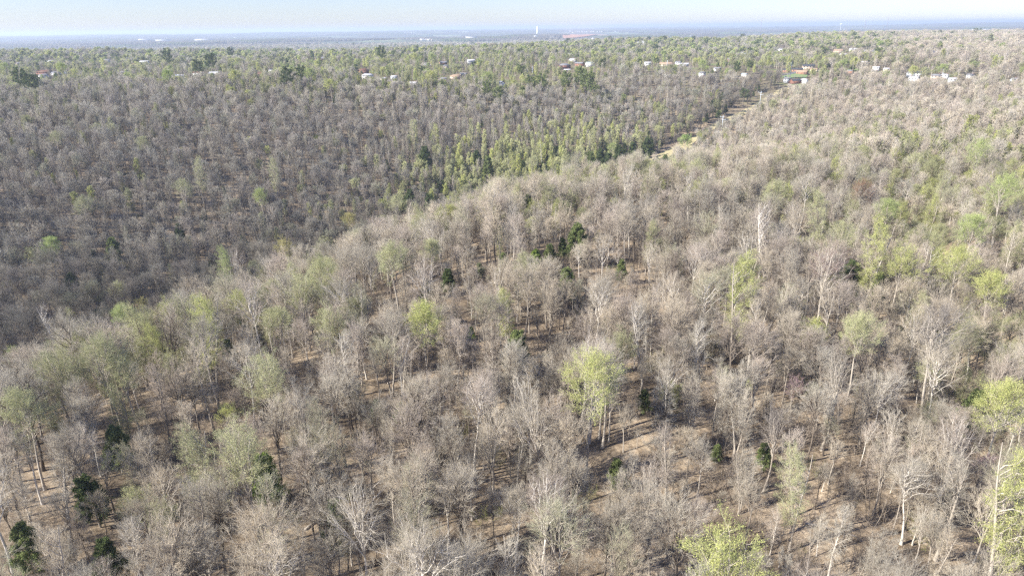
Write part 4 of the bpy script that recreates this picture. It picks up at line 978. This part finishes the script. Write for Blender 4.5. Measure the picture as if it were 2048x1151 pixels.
# far estates: small pale houses, one or two pixels each
def small_house(wc, rc, nm):
    g = Geo(); g.box(-7, 7, -4.5, 4.5, -3, 5.5, 0); g.add([(-7.4, -5, 5.4), (7.4, -5, 5.4), (7.4, 5, 5.4), (-7.4, 5, 5.4), (-7.4, 0, 8.6), (7.4, 0, 8.6)], [(0, 4, 3), (1, 2, 5)], [(0, 1, 5, 4), (2, 3, 4, 5)], 1)
    return g.mesh(nm, [wallm(wc), roofm(rc)])
SH = [small_house(W_, 'pale_roof', 'house_white'), small_house(W_, 'grey_roof', 'house_grey_roof'), small_house(CR_, 'pale_roof', 'house_cream'), small_house(TN_, 'tan_roof', 'house_tan')]
EST = [ # x0,y0,x1,y1 (px), count, jitter px, label
 (255, 97, 480 - 240, 92, 14, 2.2, "tiny pale house in the estate below the far woods"),
 (165, 96, 240, 92, 16, 1.6, "tiny white house in the nearer row of the valley estate"),
 (5, 81, 28, 82, 6, 1, "tiny pale house at the side edge of the far plain"),
 (98, 81, 118, 82, 5, .8, "tiny pale house in a short far row"),
 (455, 76, 510, 72, 10, 1.2, "tiny pale house on the far rise"),
 (805, 66, 830, 66, 7, .8, "tiny pale house in a far knot of roofs"),
 (915, 65, 960, 66, 14, 1.2, "tiny pale house along the far ridge road"),
 (840, 79, 865, 79, 9, .8, "tiny pale house by the far tree line"),
 (1026, 63, 1050, 64, 8, .8, "tiny pale house near the white standpipe"),
 (1090, 70, 1112, 77, 20, 2.0, "tiny pale house in the dense estate beside the red earth"),
 (1140, 64, 1232, 62, 26, 1.4, "tiny pale house in the row behind the red earth"),
 (1138, 87, 1160, 86, 7, 1, "tiny pale house below the red earth"),
 (1275, 86, 1320, 78, 18, 1.5, "tiny pale house at the near end of the hillside estate"),
 (1318, 78, 1410, 76, 34, 2.6, "tiny pale house in the middle of the hillside estate"),
 (1440, 84, 1462, 73, 16, .8, "tiny white house on the near arm of the forked street"),
 (1462, 80, 1492, 75, 14, 1, "tiny white house on the far arm of the forked street"),
 (1640, 61, 1700, 60, 18, .9, "tiny white building of the far town below the masts"),
 (1682, 70, 1697, 67, 7, .8, "tiny white building beside the pale fields"),
 (1850, 65, 1925, 64, 12, .6, "tiny white building along the far ridge"),
]
SPECK = []
for (x0, y0, x1, y1, n, jit, lab) in EST:
    for q in range(n):
        t = (q + .5) / n; px_ = x0 + (x1 - x0) * t + rng.normal(0, jit); py_ = y0 + (y1 - y0) * t + rng.normal(0, jit * .5)
        x, y = hit(px_, max(py_, 59 + (1024 - px_) * .0131), 9)
        r_ = math.hypot(x, y); 
        if r_ > 16000: continue
        SPECK.append((x, y, r_, lab, px_))
NUMS = 'first second third fourth fifth sixth seventh eighth ninth tenth eleventh twelfth thirteenth fourteenth fifteenth sixteenth seventeenth eighteenth nineteenth twentieth'.split()
NUMS += ['twenty-' + n_ for n_ in NUMS[:9]] + ['thirtieth'] + ['thirty-' + n_ for n_ in NUMS[:9]]
rank = {}
for q in sorted(range(len(SPECK)), key=lambda q: SPECK[q][4]):
    lab = SPECK[q][3]; rank[q] = rank.get(lab, 0); rank[lab] = rank.get(lab, 0) + 1
for q_, (x, y, r_, lab, px_) in enumerate(SPECK[:300]):
    lab = f"{lab}, {NUMS[rank[q_]]} from the left"
    o = bpy.data.objects.new("house", SH[rng.integers(0, 4) if rng.random() < .5 else 0]); COL.objects.link(o)
    s = 1.0 + .5 * min(1, r_ / 9000); o.location = (x, y, float(height(x, y)) + 9); o.rotation_euler = (0, 0, rng.random() * 3); o.scale = (s, s, s)
    o.location.z = float(height(x, y)) + 3
    tagged(o, lab, 'house', 'tiny houses of the distant estates')
# long pale warehouses
for j, (px_, py_, wpx, lab) in enumerate([(410, 83, 32, "longest pale warehouse of the far plain"), (290, 82.5, 20, "low pale warehouse apart from the longest one"), (327, 84, 24, "pale warehouse between the two others"), (1072, 77, 8, "small pale hall near the standpipe"), (1960, 63.5, 22, "white long building on the far ridge"), (943, 79, 22, "pale long roof at the far tree line"), (350, 70, 8, "pale shed on the far rise")]):
    x, y = hit(px_, py_); r_ = math.hypot(x, y); w = wpx / FPX * r_
    e = bpy.data.objects.new("warehouse", None); COL.objects.link(e)
    g = Geo(); g.box(-w / 2, w / 2, -w / 5, w / 5, -6, 11); child("wall", g, wallm(W_), e)
    g = Geo(); g.add([(-w / 2 - 1, -w / 5 - 1, 11.1), (w / 2 + 1, -w / 5 - 1, 11.1), (w / 2 + 1, w / 5 + 1, 11.1), (-w / 2 - 1, w / 5 + 1, 11.1), (-w / 2 - 1, 0, 15), (w / 2 + 1, 0, 15)], [(0, 4, 3), (1, 2, 5)], [(0, 1, 5, 4), (2, 3, 4, 5), (0, 3, 2, 1)]); child("roof", g, roofm('pale_roof'), e)
    e.location = (x, y, float(height(x, y)) + 10); e.rotation_euler = (0, 0, -math.atan2(x, y)); tagged(e, lab, 'warehouse', 'pale warehouses of the far plain')

# ------------------------------------------------------------------ water towers, masts, power line
white_paint = M("white_tank_paint", (.85, .86, .86), (.78, .79, .80), .05, .5)
steel = M("galvanised_steel", (.50, .52, .54), None, .5, .5)
def lathe(prof, n=24):
    g = Geo(); th = np.arange(n) * 6.28318 / n; V = np.concatenate([np.stack([r * np.cos(th), r * np.sin(th), th * 0 + z], 1) for r, z in prof])
    F = [(a * n + b, a * n + (b + 1) % n, (a + 1) * n + (b + 1) % n, (a + 1) * n + b) for a in range(len(prof) - 1) for b in range(n)]
    g.add(V, None, F); return g
def top_at(px_, py_, dist):
    d = ray(px_, py_); t = dist / math.hypot(d[0], d[1]); return d[0] * t, d[1] * t, CZ + d[2] * t
def water_tower(px_, ytop, dist, pedestal, rt, lab):
    x, y, zt = top_at(px_, ytop, dist); z0 = float(height(x, y)); H = zt - z0
    e = bpy.data.objects.new("water_tower", None); COL.objects.link(e); e.location = (x, y, z0)
    if pedestal:
        child("pedestal", lathe([(rt * .42, -2), (rt * .2, H * .1), (rt * .17, H * .7), (rt * .35, H * .78)]), white_paint, e)
        child("tank", lathe([(rt * .35, H * .77), (rt * .85, H * .8), (rt, H * .86), (rt, H * .92), (rt * .7, H * .97), (0.01, H)]), white_paint, e)
    else:
        child("tank", lathe([(rt, -2), (rt, H * .93), (rt * .6, H * .985), (0.01, H)]), white_paint, e)
        child("ladder", lathe([(.4, 0), (.4, H * .9)], 6), steel, e).location = (rt + .6, 0, 0)
    tagged(e, lab, 'water tower', 'white water towers on the skyline')
water_tower(1185.5, 76, 4300, True, 7.5, "white water tower with round tank on a slim stem before the red earth")
water_tower(1075, 52.5, 11500, False, 16, "white standpipe tower on the horizon past the dense estate")
water_tower(1682.5, 47, 12000, True, 13, "tiny white tower breaking the horizon near the masts")
def mast(px_, ytop, dist, lab):
    x, y, zt = top_at(px_, ytop, dist); z0 = float(height(x, y)); H = zt - z0
    e = bpy.data.objects.new("radio_mast", None); COL.objects.link(e); e.location = (x, y, z0)
    g = Geo()
    for a in range(3):
        c, s = math.cos(a * 2.094), math.sin(a * 2.094); g.tube([(c * 1.3, s * 1.3, 0), (c * 1.3, s * 1.3, H)], .42, 4)
    for q in range(0, int(H), 6): g.tube([(1.3, 0, q), (-.65, 1.12, q + 3), (-.65, -1.12, q + 6)], .25, 3)
    child("lattice", g, M("mast_paint", (.35, .30, .32), None, .02), e)
    g = Geo(); g.tube([(0, 0, H), (0, 0, H + 7)], .3, 5); child("antenna", g, steel, e)
    for a in range(3):
        g = Geo(); c, s = math.cos(a * 2.094 + .5), math.sin(a * 2.094 + .5)
        g.tube([(c * 1.3, s * 1.3, H * .85), (c * H * .55, s * H * .55, 0)], .07, 3); child("guy_wire", g, steel, e)
    tagged(e, lab, 'radio mast', 'radio masts on the horizon')
mast(1777.5, 35, 6000, "taller thin radio mast rising above the horizon"); mast(1732, 41, 6000, "shorter thin radio mast rising above the horizon"); mast(1524, 37, 6000, "faintest radio mast on the horizon")
galv = M("pale_pole_steel", (.62, .66, .68), None, .8, .5)
def pole(px_, ytop, ybase, hgt, lab, yaw=.9):
    x, y = hit(px_, ybase); z0 = float(height(x, y)); D = math.hypot(x, y)
    H = max(hgt, min(30, (CZ - z0) - (math.tan(math.atan2(CZ - z0, D)) * D) + hgt))
    e = bpy.data.objects.new("utility_pole", None); COL.objects.link(e); e.location = (x, y, z0); e.rotation_euler = (0, 0, -yaw)
    g = Geo(); g.tube([(0, 0, -1), (0, 0, H)], [.42, .26], 8); child("pole", g, galv, e)
    for zz, sh in ((H * .90, -1.2), (H * .77, 1.2)):
        g = Geo(); g.box(sh - 2.6, sh + 2.6, -.16, .16, zz, zz + .34); arm = child("crossarm", g, galv, e)
        for xx in (sh - 2.4, sh + 2.4):
            g = Geo(); g.tube([(xx, 0, zz + .34), (xx, 0, zz + 1.5)], .17, 6); child("insulator", g, galv, arm)
    tagged(e, lab, 'utility pole', 'poles of the power line'); return e, H
poles = []
for (px_, yt, yb, h, lab) in ((1443, 231, 268, 20, "tall pale power pole with stepped crossarms over the golden grass"), (1519, 197, 214, 19, "next power pole along the grassy cut towards the houses"), (1580, 128, 156, 22, "pale power pole by the lawn of the brick houses")):
    poles.append(pole(px_, yt, yb, h, lab))
def simple_pole(px_, ytop, ybase, lab):
    x, y = hit(px_, ybase); z0 = float(height(x, y)); H = (ybase - ytop) / FPX * math.hypot(x, y)
    e = bpy.data.objects.new("utility_pole", None); COL.objects.link(e); e.location = (x, y, z0)
    g = Geo(); g.tube([(0, 0, -1), (0, 0, H)], [.5, .36], 7); child("pole", g, galv, e); g = Geo(); g.box(-1.2, 1.2, -.1, .1, H - 1.2, H - .9); child("crossarm", g, galv, e)
    tagged(e, lab, 'utility pole', 'poles of the power line')
simple_pole(1065, 135, 152, "plain pale pole beside the rounded pines"); simple_pole(1334, 122, 133, "pale pole by the cream house with tan roof"); simple_pole(1884, 142, 156, "thin pole among the edge houses")
# wires between the poles of the cut
def wire(a, b, sag, r, name, lab, group=None, m=None, n=14):
    a = np.array(a); b = np.array(b); t = np.linspace(0, 1, n)[:, None]
    P = a * (1 - t) + b * t; P[:, 2] -= (4 * sag * t * (1 - t))[:, 0]
    g = Geo(); tubes(g, P[None], np.full((1, n), r), 4); o = bpy.data.objects.new(name, g.mesh(name, [m or steel])); COL.objects.link(o); tagged(o, lab, 'cable', group); return o
pa, pb, pc_ = [np.array(e.location) + np.array([0, 0, H]) for e, H in poles]
for dz, w1 in ((0, 'upper'), (-3.6, 'lower')):
    wire(pa + [0, 0, dz], pb + [0, 0, dz], 4, .035, "power_wire", f"thin {w1} wire between the stepped pole and the next one", 'wires of the power line')
    wire(pb + [0, 0, dz], pc_ + [0, 0, dz], 6, .035, "power_wire", f"thin {w1} wire running on to the pole by the lawn", 'wires of the power line')
xa = top_at(370, 116, 1900); xb = top_at(512, 113.5, 1900)
xm = top_at(440, 112.5, 1900)
wire(xa, xm, 1.5, .35, "overhead_cable", "pale sunlit cable over the suburb, first span", 'sunlit cables over the suburb', galv); wire(xm, xb, 1.5, .35, "overhead_cable", "pale sunlit cable over the suburb, second span", 'sunlit cables over the suburb', galv)
for nm_, (px_, P_) in enumerate(((370, xa), (440, xm), (512, xb))):
    z0 = float(height(P_[0], P_[1])); e = bpy.data.objects.new("cable_pole", None); COL.objects.link(e); e.location = (P_[0], P_[1], z0)
    g = Geo(); g.tube([(0, 0, -1), (0, 0, P_[2] - z0 + .5)], .3, 6); child("pole", g, M("weathered_wood", (.20, .17, .14), None, 1), e); g = Geo(); g.box(-1.2, 1.2, -.12, .12, P_[2] - z0 - .5, P_[2] - z0 - .1); child("crossarm", g, M("weathered_wood", (.20, .17, .14), None, 1), e)
    tagged(e, ("first", "middle", "last")[nm_] + " wooden pole holding the pale cable over the suburb", 'utility pole', 'poles of the pale cable')

# parked car by the white house
def car(px_, py_, colr, lab):
    x, y = hit(px_, py_); e = bpy.data.objects.new("parked_car", None); COL.objects.link(e); e.location = (x, y, float(height(x, y)) + .65); e.rotation_euler = (0, 0, .5)
    prof = [(-2.3, .35), (-2.25, .95), (-1.5, 1.05), (-1.0, 1.62), (.6, 1.66), (1.25, 1.08), (2.2, .92), (2.3, .4)]
    g = Geo(); n = len(prof); V = [(a, s, b) for s in (-.88, .88) for a, b in prof]; c = Vector((0, 0, 0))
    F = [(j, (j + 1) % n, n + (j + 1) % n, n + j) for j in range(n)]; g.add(V, [(0, j + 1, j) for j in range(1, n - 1)] + [(n, n + j, n + j + 1) for j in range(1, n - 1)], F); child("body", g, M("car_" + str(colr[0]), colr, None, .2, .3, .5), e)
    g = Geo(); g.box(-1.0, .7, -.90, .90, 1.1, 1.5); child("window", g, glass, e)
    for a in (-1.45, 1.45):
        for s in (-.82, .82):
            g = Geo(); g.tube([(a, s - .1, .34), (a, s + .1, .34)], .34, 12); child("wheel", g, M("tyre", (.02, .02, .02)), e)
    tagged(e, lab, 'car')
car(1605, 172.5, (.03, .03, .035), "black car parked by the white house at the end of the grassy cut")
car(1571, 156, (.6, .6, .62), "silver car parked on the lawn side of the brick houses")

# fallen logs on the leaf litter
logm = M("weathered_log", (.46, .41, .35), (.30, .26, .22), 2)
for j, (px_, py_, ln, yaw, lab) in enumerate([(1180, 1062, 8, .25, "pale fallen log near the bottom centre of the wood"), (1330, 925, 7, 1.2, "fallen log past the cedar over leaf litter"), (1660, 1060, 9, -.4, "fallen log beyond the large lime tree"), (640, 1040, 7, .9, "fallen log between dark trunks near the bottom"), (890, 820, 7, .1, "fallen log in the opening of the grey crowns"), (1760, 900, 8, 1.9, "fallen log among shadow-striped leaf litter"), (800, 760, 7, .6, "fallen log in the opening above the bright cedars"), (1480, 760, 7, -.2, "fallen log behind the forked grey tree")]):
    x, y = hit(px_, py_); e = bpy.data.objects.new("fallen_log", None); COL.objects.link(e); z0 = float(height(x, y)); e.location = (x, y, z0); e.rotation_euler = (0, 0, yaw)
    P = [(t * ln - ln / 2, .25 * math.sin(t * 3), .2 + float(height(x + (t * ln - ln / 2) * math.cos(yaw), y + (t * ln - ln / 2) * math.sin(yaw))) - z0) for t in np.linspace(0, 1, 7)]
    g = Geo(); g.tube(P, np.linspace(.26, .12, 7), 7); child("trunk", g, logm, e)
    for q, s in ((3, 1), (4, -1)):
        g = Geo(); g.tube([P[q], (P[q][0] + .8, P[q][1] + s * .9, P[q][2] + .5), (P[q][0] + 1.5, P[q][1] + s * 1.5, P[q][2] + .6)], [.08, .05, .02], 5); child("branch", g, logm, e)
    tagged(e, lab, 'fallen log', 'fallen logs on the leaf litter')

# ------------------------------------------------------------------ haze
g = Geo(); g.box(-62000, 62000, -62000, 62000, -90, CZ + 46)
hm, nt, out = new_mat("haze"); pv = N(nt, "ShaderNodeVolumePrincipled"); pv.inputs['Color'].default_value = (.72, .83, 1.0, 1); pv.inputs['Density'].default_value = 9.5e-5; pv.inputs['Anisotropy'].default_value = .2
nt.links.new(pv.outputs[0], out.inputs['Volume'])
hz = bpy.data.objects.new("haze", g.mesh("haze", [hm])); COL.objects.link(hz); hz['kind'] = 'stuff'; hz['label'] = 'thin blue haze over the distance'
